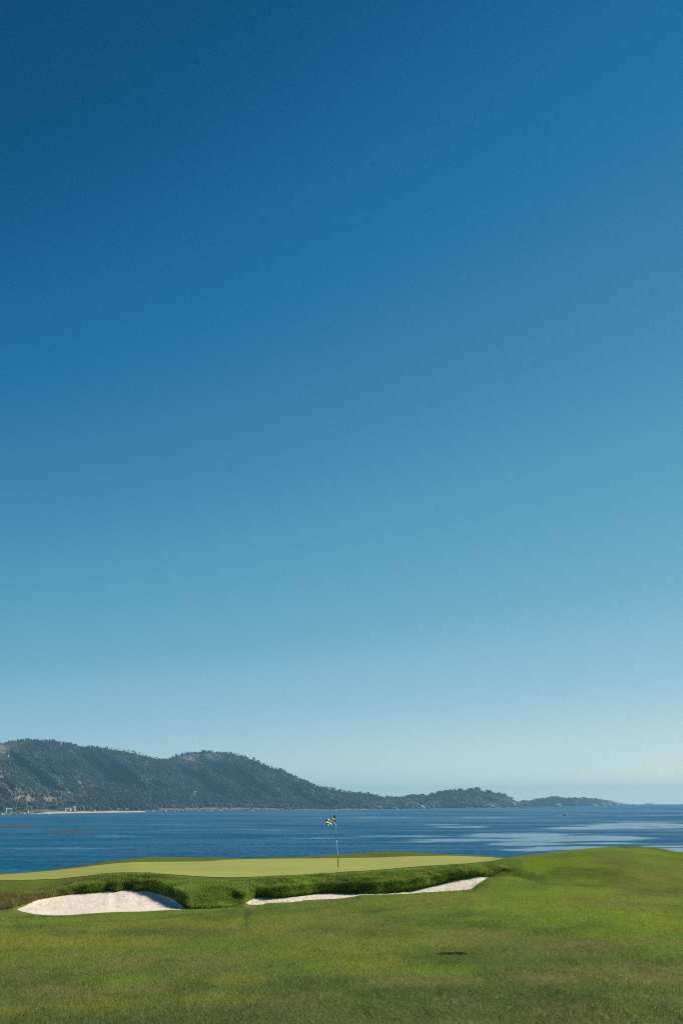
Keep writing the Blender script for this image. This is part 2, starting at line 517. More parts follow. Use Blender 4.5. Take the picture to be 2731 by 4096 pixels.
def green_span(s):
    q = at([-900, 2014], [3520, 3435], [40, 37])
    return (s > q[0, 0] / q[0, 1]) & (s < q[1, 0] / q[1, 1])


# grass colour (worn, yellow and lush patches, darker towards the near edge), linear base colours
C_GREEN = np.array((0.150, 0.208, 0.040)); C_YEL = np.array((0.245, 0.250, 0.036)); C_TAN = np.array((0.225, 0.195, 0.075))
C_DEEP = np.array((0.085, 0.135, 0.030)); C_LUSH = np.array((0.190, 0.275, 0.032))


def turf_col(X, Y, Z=None):
    n1 = fbm(X / 2.6 + 3, Y / 4.4, 5, 11, .6); n2 = fbm(X / 1.7 - 8, Y / 3.0 + 4, 5, 12, .6); n3 = fbm(X / 1.3, Y / 2.4 + 9, 5, 13, .6)
    c = np.broadcast_to(C_GREEN, X.shape + (3,)).copy()
    right = sstep(0.02, 0.22, X / np.maximum(Y, 4)) * sstep(13, 19, Y)
    def lay(cc, w):
        nonlocal c
        c = c * (1 - w[..., None]) + cc * w[..., None]
    lay(C_LUSH, np.clip(0.25 + 0.7 * right, 0, 1) * sstep(0.35, 0.65, n3))
    lay(C_YEL, sstep(0.46, 0.70, n1) * 0.5)
    lay(C_DEEP, sstep(0.46, 0.72, n2) * 0.7)
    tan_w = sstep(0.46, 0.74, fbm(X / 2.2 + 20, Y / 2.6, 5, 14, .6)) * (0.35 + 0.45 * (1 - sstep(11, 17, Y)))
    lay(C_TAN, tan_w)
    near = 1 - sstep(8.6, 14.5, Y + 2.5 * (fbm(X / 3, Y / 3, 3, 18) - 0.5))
    lay(C_DEEP * 1.1 + np.array((0.02, 0.008, 0.01)), near * 0.55)  # darker, greyer grass colour laid on towards the near edge
    return c


def blob_field(px, py, blobs, soft=1.25):
    f = np.zeros(px.shape)
    for (bx, by, rx, ry, a) in blobs:
        d = np.sqrt(((px - bx) / rx) ** 2 + ((py - by - (bx - px) * 0.004) / ry) ** 2)
        f = np.maximum(f, a * np.clip(soft - d, 0, 1))
    return f


# worn, lush, yellow and darker patches of the fairway where the photograph shows them
PATCH = {'yel': [(375,3768,330,28,1),(87,3755,150,30,.9),(375,4020,200,34,.9),(520,4012,120,20,.7),(52,4046,110,25,.9),(871,3994,200,25,.9),(940,3920,120,22,.9),(1115,3707,150,12,.7),(1497,3855,130,30,1),(1444,3881,130,22,.9),(1350,3630,120,10,.5),(2250,3480,120,14,.4)],
         'lush': [(488,3925,170,24,.8),(1306,3863,110,20,1),(2106,3620,260,38,.8),(2237,3663,260,34,.8),(2455,3733,220,24,.9),(1784,3881,180,24,1),(2629,4046,160,34,.5),(2640,3440,110,26,.7),(244,3690,300,14,.5),(2050,3560,140,16,.6)],
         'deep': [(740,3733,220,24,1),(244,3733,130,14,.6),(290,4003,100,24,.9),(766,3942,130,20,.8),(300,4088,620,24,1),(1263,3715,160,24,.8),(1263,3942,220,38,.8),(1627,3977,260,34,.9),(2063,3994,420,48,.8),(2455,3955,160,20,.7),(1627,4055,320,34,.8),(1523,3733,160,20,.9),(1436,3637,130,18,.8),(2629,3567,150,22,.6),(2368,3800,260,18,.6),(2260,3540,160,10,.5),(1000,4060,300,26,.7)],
         'tan': [(260,3968,170,24,.8),(566,3950,190,24,.8),(1889,3750,220,30,.9),(2368,3777,250,18,.6),(2629,3768,160,14,.8),(2498,3872,300,24,.9),(2585,3916,220,24,.9),(2237,3907,260,22,.8),(1671,3925,260,24,.8),(1000,3640,120,10,.5),(2300,4040,300,30,.4),(1250,4010,200,20,.5),(690,3700,120,14,.4)]}


def bank_mask(s):
    q = at([-250, 30, 1930, 2035], [3560] * 4, [31] * 4); e = q[:, 0] / q[:, 1]
    return sstep(e[0], e[1], s) * sstep(e[3], e[2], s)


def zone_col(X, Y, i, t, s):
    """turf colour with the zones of the course"""
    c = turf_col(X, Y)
    qx, qy = px_of(X, np.maximum(Y, 4.0), ground_z(X, np.maximum(Y, 4.0)))
    mott = 0.75 * (fbm(X / 0.9, Y / 1.8, 4, 17, .6) - 0.5)
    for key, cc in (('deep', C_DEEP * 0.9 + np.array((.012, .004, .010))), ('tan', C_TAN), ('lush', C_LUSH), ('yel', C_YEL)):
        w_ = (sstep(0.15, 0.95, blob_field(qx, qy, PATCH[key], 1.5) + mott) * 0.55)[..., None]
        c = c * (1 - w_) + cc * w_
    w = lambda m, f: (m * f)[..., None]
    bank = bank_mask(s)
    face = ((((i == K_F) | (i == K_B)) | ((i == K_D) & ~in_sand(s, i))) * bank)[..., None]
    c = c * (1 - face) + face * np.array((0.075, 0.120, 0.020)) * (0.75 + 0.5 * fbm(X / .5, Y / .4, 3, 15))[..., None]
    q = at([-200, 60, 300, 400], [3570] * 4, [31] * 4); sx = q[:, 0] / q[:, 1]
    dry = sstep(sx[3], sx[2] - 0.02, s) * (((i == K_F) | (i == K_B)) | ((i == K_D) & ~in_sand(s, i))) * sstep(0.25, 0.6, fbm(X / .8, Y / .7, 3, 16))
    c = c * (1 - dry[..., None] * 0.75) + np.array((0.19, 0.13, 0.055)) * dry[..., None] * 0.75
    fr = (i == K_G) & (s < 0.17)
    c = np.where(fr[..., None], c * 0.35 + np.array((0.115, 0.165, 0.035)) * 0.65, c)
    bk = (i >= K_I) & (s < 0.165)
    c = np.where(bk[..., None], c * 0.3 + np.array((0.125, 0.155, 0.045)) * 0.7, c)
    dx, dy = X - DIVOT[0], Y - DIVOT[1]
    dv = sstep(0.21, 0.14, np.abs(dx)) * sstep(0.24, 0.12, np.abs(dy))
    c = c * (1 - 0.6 * dv[..., None]) + np.array((0.03, 0.028, 0.012)) * 0.6 * dv[..., None]
    return c


# --- the ground sheet
pxs = np.concatenate([np.linspace(-4000, -500, 36)[:-1], np.arange(-500, 3250, 5.0), np.linspace(3250, 6500, 36)])
cols = (pxs - W0 / 2) / FPX * 1.025
nsub = [4, 6, 8, 70, 40, 16, 40, 12, 14, 8, 18, 18, 10, 8, 10, 8]
KY, KZ = knots(cols)
rows_Y = []
for k, n in enumerate(nsub):
    for j in range(n):
        rows_Y.append(KY[:, k] + (KY[:, k + 1] - KY[:, k]) * j / n)
rows_Y.append(KY[:, -1])
for y in np.arange(DIVOT[1] - 0.35, DIVOT[1] + 0.3, 0.02): rows_Y.append(np.full(cols.shape, y))
GY = np.sort(np.array(rows_Y), axis=0)
GX = cols[None, :] * np.maximum(GY, NEAR)
GZ, gi, gt, _ = ground_z(GX, GY, True)
GS = np.broadcast_to(cols[None, :], GY.shape)
GZ = GZ - in_sand(GS, gi) * (0.055 * sstep(0.0, 0.10, gt) * sstep(1.0, 0.93, gt) + 0.05 * np.sin(gt * math.pi) * (GS < -0.1))
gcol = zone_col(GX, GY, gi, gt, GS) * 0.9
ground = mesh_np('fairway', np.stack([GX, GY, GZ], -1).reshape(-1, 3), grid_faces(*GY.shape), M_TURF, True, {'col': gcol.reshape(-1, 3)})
tag(ground, 'rolling mown fairway with yellow and worn patches in front of the bunkers', kind='structure')

# --- the putting green: a sheet of finer turf just above the ground
gs = cols[green_span(cols)]
KYg, KZg = knots(gs)
ng = 60
tt = np.linspace(0, 1, ng)[:, None]
PY = KYg[:, K_H] + (KYg[:, K_I] - KYg[:, K_H]) * tt
PX = gs[None, :] * PY
PZ = ground_z(PX, PY) + 0.012
stripe = 0.5 + 0.5 * np.sin(PX * 2.2 + PY * 3.2)
pcol = np.array((0.315, 0.335, 0.062)) * (0.92 + 0.09 * stripe + 0.22 * (fbm(PX / 2.5, PY / 1.6, 4, 21) - 0.5))[..., None]
green = mesh_np('putting_green', np.stack([PX, PY, PZ], -1).reshape(-1, 3), grid_faces(*PY.shape), M_GREEN, True, {'col': pcol.reshape(-1, 3)})
tag(green, 'smooth pale yellow green putting surface around the flagstick', kind='structure')

# --- bunker sand
for q, (a, b) in enumerate(S_TIPS):
    ss = np.linspace(a, b, 420 if q == 0 else 560)
    KYs, KZs = knots(ss)
    tt = np.linspace(0, 1, 150)[:, None]
    SY = KYs[:, K_D] + (KYs[:, K_F] + 0.25 - KYs[:, K_D]) * tt
    SX = ss[None, :] * SY
    KZd, KZf = KZs[:, K_D], KZs[:, K_F]
    SZ = KZd + (KZf - KZd) * np.clip(tt * 1.03, 0, 1) + 0.05 * sstep(0.8, 1.0, tt)
    prof = np.sin(np.clip(tt, 0, 1) * math.pi)
    bumps = 0.6 * (0.022 * (fbm(SX / 0.2, SY / 0.3, 3, 41 + q) - 0.5) + 0.03 * (fbm(SX / 1.6, SY / 1.2, 2, 44 + q) - 0.5) + 0.018 * (vnoise(SX / 0.07, SY / 0.14, 47) - 0.5)) - (0.05 if q == 0 else 0.0) * np.sin(np.clip(tt, 0, 1) * math.pi)
    SZ = SZ - 0.008 + bumps * np.sqrt(np.clip(prof, 0, 1))
    o = mesh_np('bunker_sand', np.stack([SX, SY, SZ], -1).reshape(-1, 3), grid_faces(*SY.shape), M_SAND, True)
    tag(o, ('raked white sand in the deep bunker on the left, half shaded on its right' if q == 0 else
            'thin curving strip of white sand in the long bunker under the green'), kind='structure')


# ------------------------------------------------------------------ grass blades
def blades(name, X, Y, Z, hgt, wid, leanx, leany, col, label, seg=2):
    n = len(X)
    ang = rng.uniform(0, math.pi, n)
    wx, wy = np.cos(ang) * wid / 2, np.sin(ang) * wid / 2
    base = np.stack([X, Y, Z - 0.004], -1)
    side = np.stack([wx, wy, np.zeros(n)], -1)
    tip = base + np.stack([leanx * hgt, leany * hgt, hgt], -1)
    if seg == 1:
        v = np.stack([base - side, base + side, tip], 1).reshape(-1, 3)
        f = np.arange(3 * n).reshape(n, 3); per = 3
    else:
        mid = base + np.stack([leanx * hgt * 0.3, leany * hgt * 0.3, hgt * 0.62], -1)
        v = np.stack([base - side, base + side, mid + side * 0.75, mid - side * 0.75, tip], 1).reshape(-1, 3)
        i0 = np.arange(n)[:, None] * 5
        f = np.concatenate([i0 + np.array([[0, 1, 2]]), i0 + np.array([[0, 2, 3]]), i0 + np.array([[3, 2, 4]])]); per = 5
    c = np.repeat(col, per, 0)
    o = mesh_np(name, v, f, M_BLADE, False, {'col': c})
    return tag(o, label, kind='stuff')


n = 420000
s = rng.uniform(-0.48, 0.48, n)
Yb = 1 / rng.uniform(1 / 44.0, 1 / 6.5, n)
Xb = s * np.maximum(Yb, NEAR)
Zb, ib, tb, KYb = ground_z(Xb, Yb, True)
keep = ~in_sand(s, ib) & ~((ib >= K_H) & (ib < K_I) & green_span(s)) & ~(((ib == K_F) | (ib == K_B)) & (s < 0.165))
keep &= ~((np.abs(Xb - DIVOT[0]) < 0.2) & (np.abs(Yb - DIVOT[1]) < 0.11) & (rng.random(n) < 0.55))
s, Xb, Yb, Zb, ib, tb = (a[keep] for a in (s, Xb, Yb, Zb, ib, tb))
n = len(s)
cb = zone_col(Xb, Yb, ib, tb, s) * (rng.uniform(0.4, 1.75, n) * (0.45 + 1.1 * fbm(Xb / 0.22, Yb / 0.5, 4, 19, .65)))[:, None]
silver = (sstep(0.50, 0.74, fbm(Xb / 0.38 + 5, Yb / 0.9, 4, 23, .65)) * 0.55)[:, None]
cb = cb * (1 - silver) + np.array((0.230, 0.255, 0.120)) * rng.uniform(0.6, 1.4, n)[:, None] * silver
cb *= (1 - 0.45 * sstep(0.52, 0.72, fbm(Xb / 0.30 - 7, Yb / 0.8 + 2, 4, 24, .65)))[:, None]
cb *= 1.14
glint_blade = rng.random(n) < 0.12  # pale blades at random: sun glints painted into the blade colour
cb[glint_blade] = cb[glint_blade] * 0.35 + np.array((0.50, 0.52, 0.34)) * 0.65
dark_blade = rng.random(n) < 0.25  # some blades darker at random
cb[dark_blade] *= 0.55
hb = rng.uniform(0.014, 0.046, n) * np.where(glint_blade, 1.25, 1.0) * np.where(ib == K_G, 0.7, 1.0)
wb = rng.uniform(0.0022, 0.0042, n) * np.clip(Yb / 11, 1, 2.6)
lean = rng.normal(0, 0.7, (2, n))
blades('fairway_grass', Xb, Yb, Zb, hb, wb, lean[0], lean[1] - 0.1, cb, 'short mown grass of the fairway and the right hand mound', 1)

# long grass on the bunker faces and rims
n = 150000
s = rng.uniform(-0.40, 0.172, n)
kY, kZ = knots(s)
u = rng.random(n)
mid_ = (s > S_TIPS[0][1] + 0.002) & (s < S_TIPS[1][0] + 0.005)
left_ = s < S_TIPS[0][0]
lo_ = np.where(mid_ | left_, kY[:, K_D] + 0.05, kY[:, K_F] - 0.02)
Yb = lo_ + (kY[:, K_G] + 0.2 - lo_) * u
Xb = s * Yb
Zb, ib, tb, _ = ground_z(Xb, Yb, True)
keep = ~in_sand(s, ib) & (Yb < kY[:, K_H]) & (rng.random(n) < 0.15 + 0.85 * sstep(0.170, 0.150, s))
s, Xb, Yb, Zb, ib, tb, u = (a[keep] for a in (s, Xb, Yb, Zb, ib, tb, u))
n = len(s)
tuft = fbm(Xb / 0.35, Yb / 0.35, 3, 51)
cb = np.array((0.215, 0.320, 0.045)) * (0.50 + 1.0 * fbm(Xb / 0.6, Yb / 0.5, 3, 52))[:, None] * rng.uniform(0.6, 1.5, n)[:, None]
q = at([-200, 60, 300, 430], [3570] * 4, [31] * 4); sx = q[:, 0] / q[:, 1]
dry = sstep(sx[3], sx[2] - 0.015, s) * sstep(0.25, 0.55, fbm(Xb / .8, Yb / .7, 3, 16)) * 0.85
dry = np.maximum(dry, (rng.random(n) < 0.10) * 0.8)
cb = cb * (1 - dry[:, None]) + np.array((0.24, 0.17, 0.075)) * rng.uniform(0.6, 1.2, n)[:, None] * dry[:, None]
over = u < 0.14
hb = (0.030 + 0.085 * tuft * rng.uniform(0.4, 1.4, n)) * np.where(u > 0.85, 0.55, 1.0) * np.where(u < 0.35, 1.25, 0.85) * np.where((mid_ | left_)[keep], 0.6, 1.0) * (0.25 + 0.75 * sstep(0.168, 0.135, s)) * np.where(over, 1.5, 1.0)
blades('bunker_edge_grass', Xb, Yb, Zb, hb, rng.uniform(0.006, 0.011, n), rng.normal(-0.05, 0.5, n), rng.normal(-0.35, 0.45, n) - 0.35 * over, cb,
       'long unmown grass hanging over the bunker faces', 2)

n2 = 2600
k_ = rng.choice(np.arange(n)[(tuft > 0.45)], n2)
blades('dry_stalks', Xb[k_] + rng.normal(0, .02, n2), Yb[k_], Zb[k_], hb[k_] * rng.uniform(1.1, 1.9, n2), rng.uniform(0.007, 0.011, n2), rng.normal(0.1, 0.35, n2), rng.normal(-0.3, 0.35, n2),
       np.array((0.46, 0.44, 0.24)) * rng.uniform(0.5, 1.15, n2)[:, None], 'pale dry stalks among the long grass of the bunker faces', 2)

# sparse taller stalks around the right end of the long bunker and along both front rims
pts = []
for (pa, pb, num, ln) in ((1880, 2110, 900, 'D'), (1000, 1880, 260, 'D'), (110, 230, 40, 'D')):
    px_ = rng.uniform(pa, pb, num)
    s_ = (px_ - W0 / 2) / FPX * 1.025
    kY, _ = knots(s_)
    j = K_D
    y_ = kY[:, j] + rng.uniform(-0.22, 0.02, num) + (rng.uniform(0, 1.6, num) if pa == 1880 else 0)
    pts.append(np.stack([s_ * y_, y_], -1))
pts = np.concatenate(pts)
n = len(pts)
cs = np.array((0.15, 0.17, 0.06)) * rng.uniform(0.6, 1.5, n)[:, None]
Zs_ = ground_z(pts[:, 0], pts[:, 1])
blades('rim_grass', pts[:, 0], pts[:, 1], Zs_, rng.uniform(0.05, 0.16, n), rng.uniform(0.004, 0.008, n), rng.normal(0, 0.35, n), rng.normal(0, 0.3, n), cs,
       'taller pale stalks of grass along the bunker rims', 2)

# ------------------------------------------------------------------ flagstick on the green
def ngon_tube(bm, p0, p1, r0, r1, mi=0, seg=12, cap=True):
    p0, p1 = Vector(p0), Vector(p1)
    q = (p1 - p0).to_track_quat('Z', 'Y')
    ra = [bm.verts.new(p0 + q @ Vector((r0 * math.cos(2 * math.pi * k / seg), r0 * math.sin(2 * math.pi * k / seg), 0))) for k in range(seg)]
    rb = [bm.verts.new(p1 + q @ Vector((r1 * math.cos(2 * math.pi * k / seg), r1 * math.sin(2 * math.pi * k / seg), 0))) for k in range(seg)]
    for k in range(seg):
        f = bm.faces.new((ra[k], ra[(k + 1) % seg], rb[(k + 1) % seg], rb[k])); f.material_index = mi; f.smooth = True
    if cap:
        f = bm.faces.new(rb); f.material_index = mi
        f = bm.faces.new(ra[::-1]); f.material_index = mi


def bm_obj(name, bm, mats, parent=None):
    me = bpy.data.meshes.new(name); bm.to_mesh(me); bm.free()
    for m in (mats if isinstance(mats, (list, tuple)) else [mats]): me.materials.append(m)
    return link_obj(name, me, parent)


def box(bm, cx, cy, cz, sx, sy, sz, mi=0, rot=None):
    vs = [Vector((cx + dx * sx / 2, cy + dy * sy / 2, cz + dz * sz / 2)) for dx in (-1, 1) for dy in (-1, 1) for dz in (-1, 1)]
    v = [bm.verts.new(rot @ q if rot else q) for q in vs]
    for f in ((0, 1, 3, 2), (4, 6, 7, 5), (0, 4, 5, 1), (2, 3, 7, 6), (0, 2, 6, 4), (1, 5, 7, 3)):
        ff = bm.faces.new([v[k] for k in f]); ff.material_index = mi


M_FGREEN = plain('flag_green', (0.012, 0.055, 0.045), 0.7, 0.2, 0.2, 8)
bw = N('flag_white')
nz = bw.noise(22, detail=2)
cw = bw.ramp(nz.outputs['Fac'], [(0.42, (0.92, 0.92, 0.90)), (0.68, (0.84, 0.80, 0.76))])
pw = bw.principled(cw.outputs[0], 0.7, 0.2)
tw = bw.n('BsdfTranslucent'); bw.l(cw.outputs[0], tw.inputs['Color'])
mw = bw.n('MixShader'); mw.inputs[0].default_value = 0.6
bw.l(pw.outputs[0], mw.inputs[1]); bw.l(tw.outputs[0], mw.inputs[2])
M_FWHITE = bw.done(mw.outputs[0])

PIN_Y = float(on_ground(1352.5, 3469.5)[1])
print('pin distance', PIN_Y)
foot = Vector(at(1352.5, 3469.5, PIN_Y))
foot.z = float(ground_z(np.array([foot.x]), np.array([foot.y]))[0]) + 0.012
top = Vector(at(1340.0, 3256.8, PIN_Y))
fs = empty('flagstick', foot)
tag(fs, 'black and white banded flagstick with a dark green and white checkered flag on the green', 'flagstick')
ax = (top - foot)
HT = ax.length
# bands measured along the stick
bm = bmesh.new()
edges = [(-0.12, 0.297, 1), (0.297, 0.508, 0), (0.508, 0.673, 1), (0.673, 0.822, 0), (0.822, 0.968, 0)]
axn = ax.normalized()
for a, b, mi in edges:
    ngon_tube(bm, axn * (HT * a), axn * (HT * b), 0.014 - 0.003 * max(a, 0), 0.014 - 0.003 * b, mi, 14)
bm_obj('pole', bm, [M_WHITE, M_DARK], fs)
bm = bmesh.new()
ngon_tube(bm, axn * (HT * 0.966), axn * (HT * 0.995), 0.0165, 0.0165, 0, 14)
ngon_tube(bm, axn * (HT * 0.995), axn * (HT * 1.0), 0.0165, 0.010, 0, 14)
bm_obj('top_cap', bm, M_DARK, fs)
# hole cup sunk in the green, its liner rim just showing
bm = bmesh.new()
for k in range(24):
    a0, a1 = 2 * math.pi * k / 24, 2 * math.pi * (k + 1) / 24
    ring = lambda a, r, z: bm.verts.new((r * math.cos(a), r * math.sin(a), z))
    bm.faces.new((ring(a0, .054, .004), ring(a1, .054, .004), ring(a1, .0505, .004), ring(a0, .0505, .004)))
    bm.faces.new((ring(a0, .0505, .004), ring(a1, .0505, .004), ring(a1, .0505, -.1), ring(a0, .0505, -.1)))
    bm.faces.new((ring(a0, .0505, .002), ring(a1, .0505, .002), ring(a1, .01, .002), ring(a0, .01, .002)))
bm_obj('cup', bm, plain('cup_liner', (0.05, 0.05, 0.045), 0.6), fs)
# the flag: sagging cloth of 4 x 5 squares with a dark hem
corner = {'tr': at(1338.8, 3263.4, PIN_Y), 'br': at(1341.0, 3294.8, PIN_Y), 'tl': at(1302.0, 3278.5, PIN_Y - 0.10), 'bl': at(1310.5, 3306.0, PIN_Y - 0.10)}
c = {k: Vector(v) - foot for k, v in corner.items()}
NU, NV = 60, 48
ulist = np.linspace(0, 1, NU + 1); vlist = np.linspace(0, 1, NV + 1)
fv = []
for vv in vlist:
    for uu in ulist:
        u2 = uu ** 1.18                      # squares bunch up towards the stick
        p = (c['tr'] * (1 - u2) + c['tl'] * u2) * (1 - vv) + (c['br'] * (1 - u2) + c['bl'] * u2) * vv
        wob = 0.022 * math.sin(uu * 7.5 + vv * 1.6) * (0.25 + uu) + 0.006 * math.sin(uu * 15 - vv * 3)
        sag = -0.022 * math.sin(uu * math.pi) * (1 - 0.4 * vv) + 0.006 * math.sin(uu * 11 + vv * 4)
        fv.append((p.x - 0.0, p.y + wob, p.z + sag))
ff, fm = [], []
for j in range(NV):
    for i in range(NU):
        a = j * (NU + 1) + i
        ff.append((a, a + 1, a + NU + 2, a + NU + 1))
        uu, vv = (i + 0.5) / NU, (j + 0.5) / NV
        if uu > 0.975 or vv < 0.03 or vv > 0.97 or uu < 0.015: fm.append(0); continue
        cu, cv = min(4, int((uu - 0.02) / 0.945 * 5)), min(3, int((vv - 0.045) / 0.91 * 4))
        fm.append(0 if (cu + cv) % 2 == 0 else 1)
fl = mesh_np('flag', np.array(fv), np.array(ff), [M_FGREEN, M_FWHITE], True, None, fm, fs)
bm = bmesh.new()
ngon_tube(bm, axn * (HT * 0.822), axn * (HT * 0.966), 0.017, 0.017, 0, 12)
bm_obj('flag_sleeve', bm, plain('sleeve_green', (0.05, 0.10, 0.075), 0.7), fs)

# golf ball on the fringe behind the green
gb = on_ground(619.0, 3443.5)
bm = bmesh.new()
bmesh.ops.create_icosphere(bm, subdivisions=4, radius=0.0214)
for v in bm.verts:
    th, ph = math.acos(max(-1, min(1, v.co.z / 0.0214))), math.atan2(v.co.y, v.co.x)
    v.co *= 1 - 0.015 * max(0, math.sin(th * 14) * math.sin(ph * 14))
for f in bm.faces: f.smooth = True
gbo = bm_obj('golf_ball', bm, M_WHITE)
gbo.location = (gb[0], gb[1], float(ground_z(np.array([gb[0]]), np.array([gb[1]]))[0]) + 0.03)
tag(gbo, 'tiny white golf ball on the fringe at the back left of the green', 'golf ball')

# bare soil lying in the divot of the fairway
gx = np.linspace(0.03, 0.14, 26); gy = np.linspace(-0.05, 0.12, 22)
DX, DY = np.meshgrid(gx, gy)
DXw = DIVOT[0] + DX * (1 - 0.25 * np.abs(DY) / 0.14) + 0.012 * (vnoise(DY * 30, DX * 0, 3) - .5); DYw = DIVOT[1] + DY * (0.85 + 0.3 * vnoise(DX * 14, DX * 0, 61))
DZ = ground_z(DXw, DYw) + 0.006 + 0.012 * vnoise(DXw * 60, DYw * 60, 62)
dv = mesh_np('divot', np.stack([DXw, DYw, DZ], -1).reshape(-1, 3), grid_faces(*DX.shape), plain('bare_soil', (0.06, 0.045, 0.025), 0.95, 0.1, 0.5, 60), True)
tag(dv, 'dark slot of bare soil cut into the worn fairway right of centre', 'divot')

# ------------------------------------------------------------------ sea
spx = np.concatenate([np.linspace(-3500, -300, 40)[:-1], np.arange(-300, 3030, 9.0), np.linspace(3030, 6200, 40)])
sc_ = (spx - W0 / 2) / FPX * 1.04
srow = np.concatenate([np.linspace(70, 290, 12), 1 / np.linspace(1 / 300.0, 1 / 19000.0, 560)])
SY, SS = np.meshgrid(srow, sc_, indexing='ij')
SX = SS * SY
SZ = -(SX ** 2 + SY ** 2) / (2 * RE)
ppx, ppy = px_of(SX, SY, SZ)


SLICK = [(2560,3302,330,15,1),(2330,3312,190,9,.9),(2080,3341,330,13,.9),(2330,3352,330,15,1),(2150,3362,300,10,1),(1850,3362,330,9,.9),(2100,3376,200,8,1),(2280,3392,260,9,1),(2120,3400,130,7,.9),(2420,3372,200,5,.8),(2660,3385,140,5,.9),(2690,3400,110,10,1),(1850,3308,140,5,.9),(1760,3299,90,2.2,.8),(1640,3345,300,7,.55),(1500,3270,300,4,.5),(2420,3268,300,3,.5),(1900,3271,260,3,.5),(2250,3281,300,4,.45),(1000,3318,420,8,.4),(400,3345,420,9,.42),(300,3392,420,10,.45),(1250,3352,350,7,.45),(1150,3385,300,6,.4),(700,3300,350,6,.35),(200,3318,300,6,.4)]
KELPB = [(60,3308,110,7,1),(20,3343,60,3,.9),(270,3328,130,10,1),(120,3297,170,3,.8),(650,3333,60,4,.8),(800,3332,80,3,.7),(520,3346,120,3,.4),(490,3402,130,4,.9),(640,3399,80,2.5,.6),(925,3404,60,2,.7),(2560,3302,260,11,.6),(2400,3308,160,7,.45),(2690,3302,80,10,.6),(1850,3307,100,4,.75),(1620,3366,90,4,.85),(1580,3350,60,2.5,.6),(2170,3361,200,9,.5),(2330,3351,140,6,.55),(2050,3354,80,4,.5),(2250,3368,160,6,.5),(2120,3377,150,5,.6),(2500,3339,120,4,.4)]
vv = np.power(np.clip(ppy - 3212, 0.01, None), 0.8)
stk = fbm(ppx / 230, vv * 0.75, 6, 71, 0.68)
stk2 = fbm(ppx / 900, vv * 0.42, 4, 75, 0.6)
sl = blob_field(ppx, ppy, SLICK)
stk3 = fbm(ppx / 130, vv * 2.6, 4, 73, 0.7)
slick = np.clip(sstep(0.32, 0.50, sl * 0.55 + stk * 0.8 + 0.25 * (stk3 - 0.5) - 0.22) * np.clip(sl * 1.6, 0, 1) + 0.22 * sstep(0.42, 0.62, stk2) * (0.5 + stk3) + 0.34 * (stk3 - 0.45), 0, 1)
kf = blob_field(ppx, ppy, KELPB)
kelpm = sstep(0.50, 0.72, kf * 0.55 + fbm(ppx / 90, vv * 1.5, 4, 78, 0.65) * 0.55) * np.clip(kf * 1.5, 0, 1)
sea = mesh_np('sea', np.stack([SX, SY, SZ], -1).reshape(-1, 3), grid_faces(*SY.shape), M_SEA, True, {'slick': slick.ravel(), 'kelp': (kelpm * 0.7).ravel()})
tag(sea, 'wide blue bay with paler slicks and kelp', kind='structure')

# floating kelp: small dark fronds that break the surface
kv, kfc = [], []
cand = 60000
kpx = rng.uniform(-100, 2850, cand); kpy = rng.uniform(3285, 3425, cand)
kf = blob_field(kpx, kpy, KELPB)
k2 = fbm(kpx / 90, np.power(kpy - 3212, 0.8) * 1.5, 4, 78, 0.65)
ok = (kf * 0.55 + k2 * 0.55 > 0.56) & (kf > 0.1) & (rng.random(cand) < 0.55)
P = on_sea(kpx[ok], kpy[ok])
n = len(P)
ln = rng.uniform(0.6, 2.4, n) * np.clip(P[:, 1] / 600, 0.7, 1.6); wd = rng.uniform(0.2, 0.5, n); hh = rng.uniform(0.03, 0.10, n)
an = rng.normal(0.2, 0.5, n)
ux = np.stack([np.cos(an), np.sin(an), 0 * an], -1); uy = np.stack([-np.sin(an), np.cos(an), 0 * an], -1)
e = P + ux * (ln / 2)[:, None]; w_ = P - ux * (ln / 2)[:, None]; a_ = P + uy * wd[:, None]; b_ = P - uy * wd[:, None]
for q in (e, w_, a_, b_): q[:, 2] -= 0.02
t_ = P.copy(); t_[:, 2] += hh
kv = np.stack([e, a_, w_, b_, t_], 1).reshape(-1, 3)
i0 = np.arange(n)[:, None] * 5
kfc = np.concatenate([i0 + np.array([[0, 1, 4]]), i0 + np.array([[1, 2, 4]]), i0 + np.array([[2, 3, 4]]), i0 + np.array([[3, 0, 4]])])
tag(mesh_np('kelp', kv, kfc, M_KELP), 'reddish brown kelp floating in streaks on the bay', kind='stuff')

# ------------------------------------------------------------------ hills across the bay
SKYL = np.array([(-900,2960),(-300,2985),(0,2967),(18,2967),(40,2958),(71,2956),(112,2953),(147,2952),(188,2957),(219,2957),(237,2966),(250,2965),(268,2964),(290,2969),(326,2980),(357,2981),(402,2984),(446,2991),(491,2996),(536,3006),(580,3017),(625,3029),(643,3033),(679,3034),(683,3025),(708,3017),(748,3007),(779,3007),(820,3003),(846,3005),(887,3007),(909,3009),(936,3012),(971,3018),(989,3025),(1020,3034),(1047,3052),(1065,3056),(1096,3067),(1123,3074),(1150,3085),(1186,3105),(1230,3121),(1253,3132),(1297,3145),(1345,3156),(1389,3163),(1443,3165),(1492,3173),(1532,3184),(1550,3190),(1586,3191),(1612,3187),(1644,3183),(1702,3181),(1737,3175),(1784,3162),(1813,3161),(1847,3157),(1876,3162),(1903,3154),(1916,3158),(1934,3171),(1947,3165),(1965,3164),(1978,3175),(1990,3172),(2000,3171),(2023,3178),(2051,3200),(2084,3201),(2093,3197),(2121,3202),(2131,3195),(2158,3192),(2186,3188),(2228,3183),(2261,3189),(2298,3188),(2354,3190),(2392,3191),(2401,3198),(2429,3204),(2447,3201),(2461,3206),(2489,3212),(2510,3218)], float)
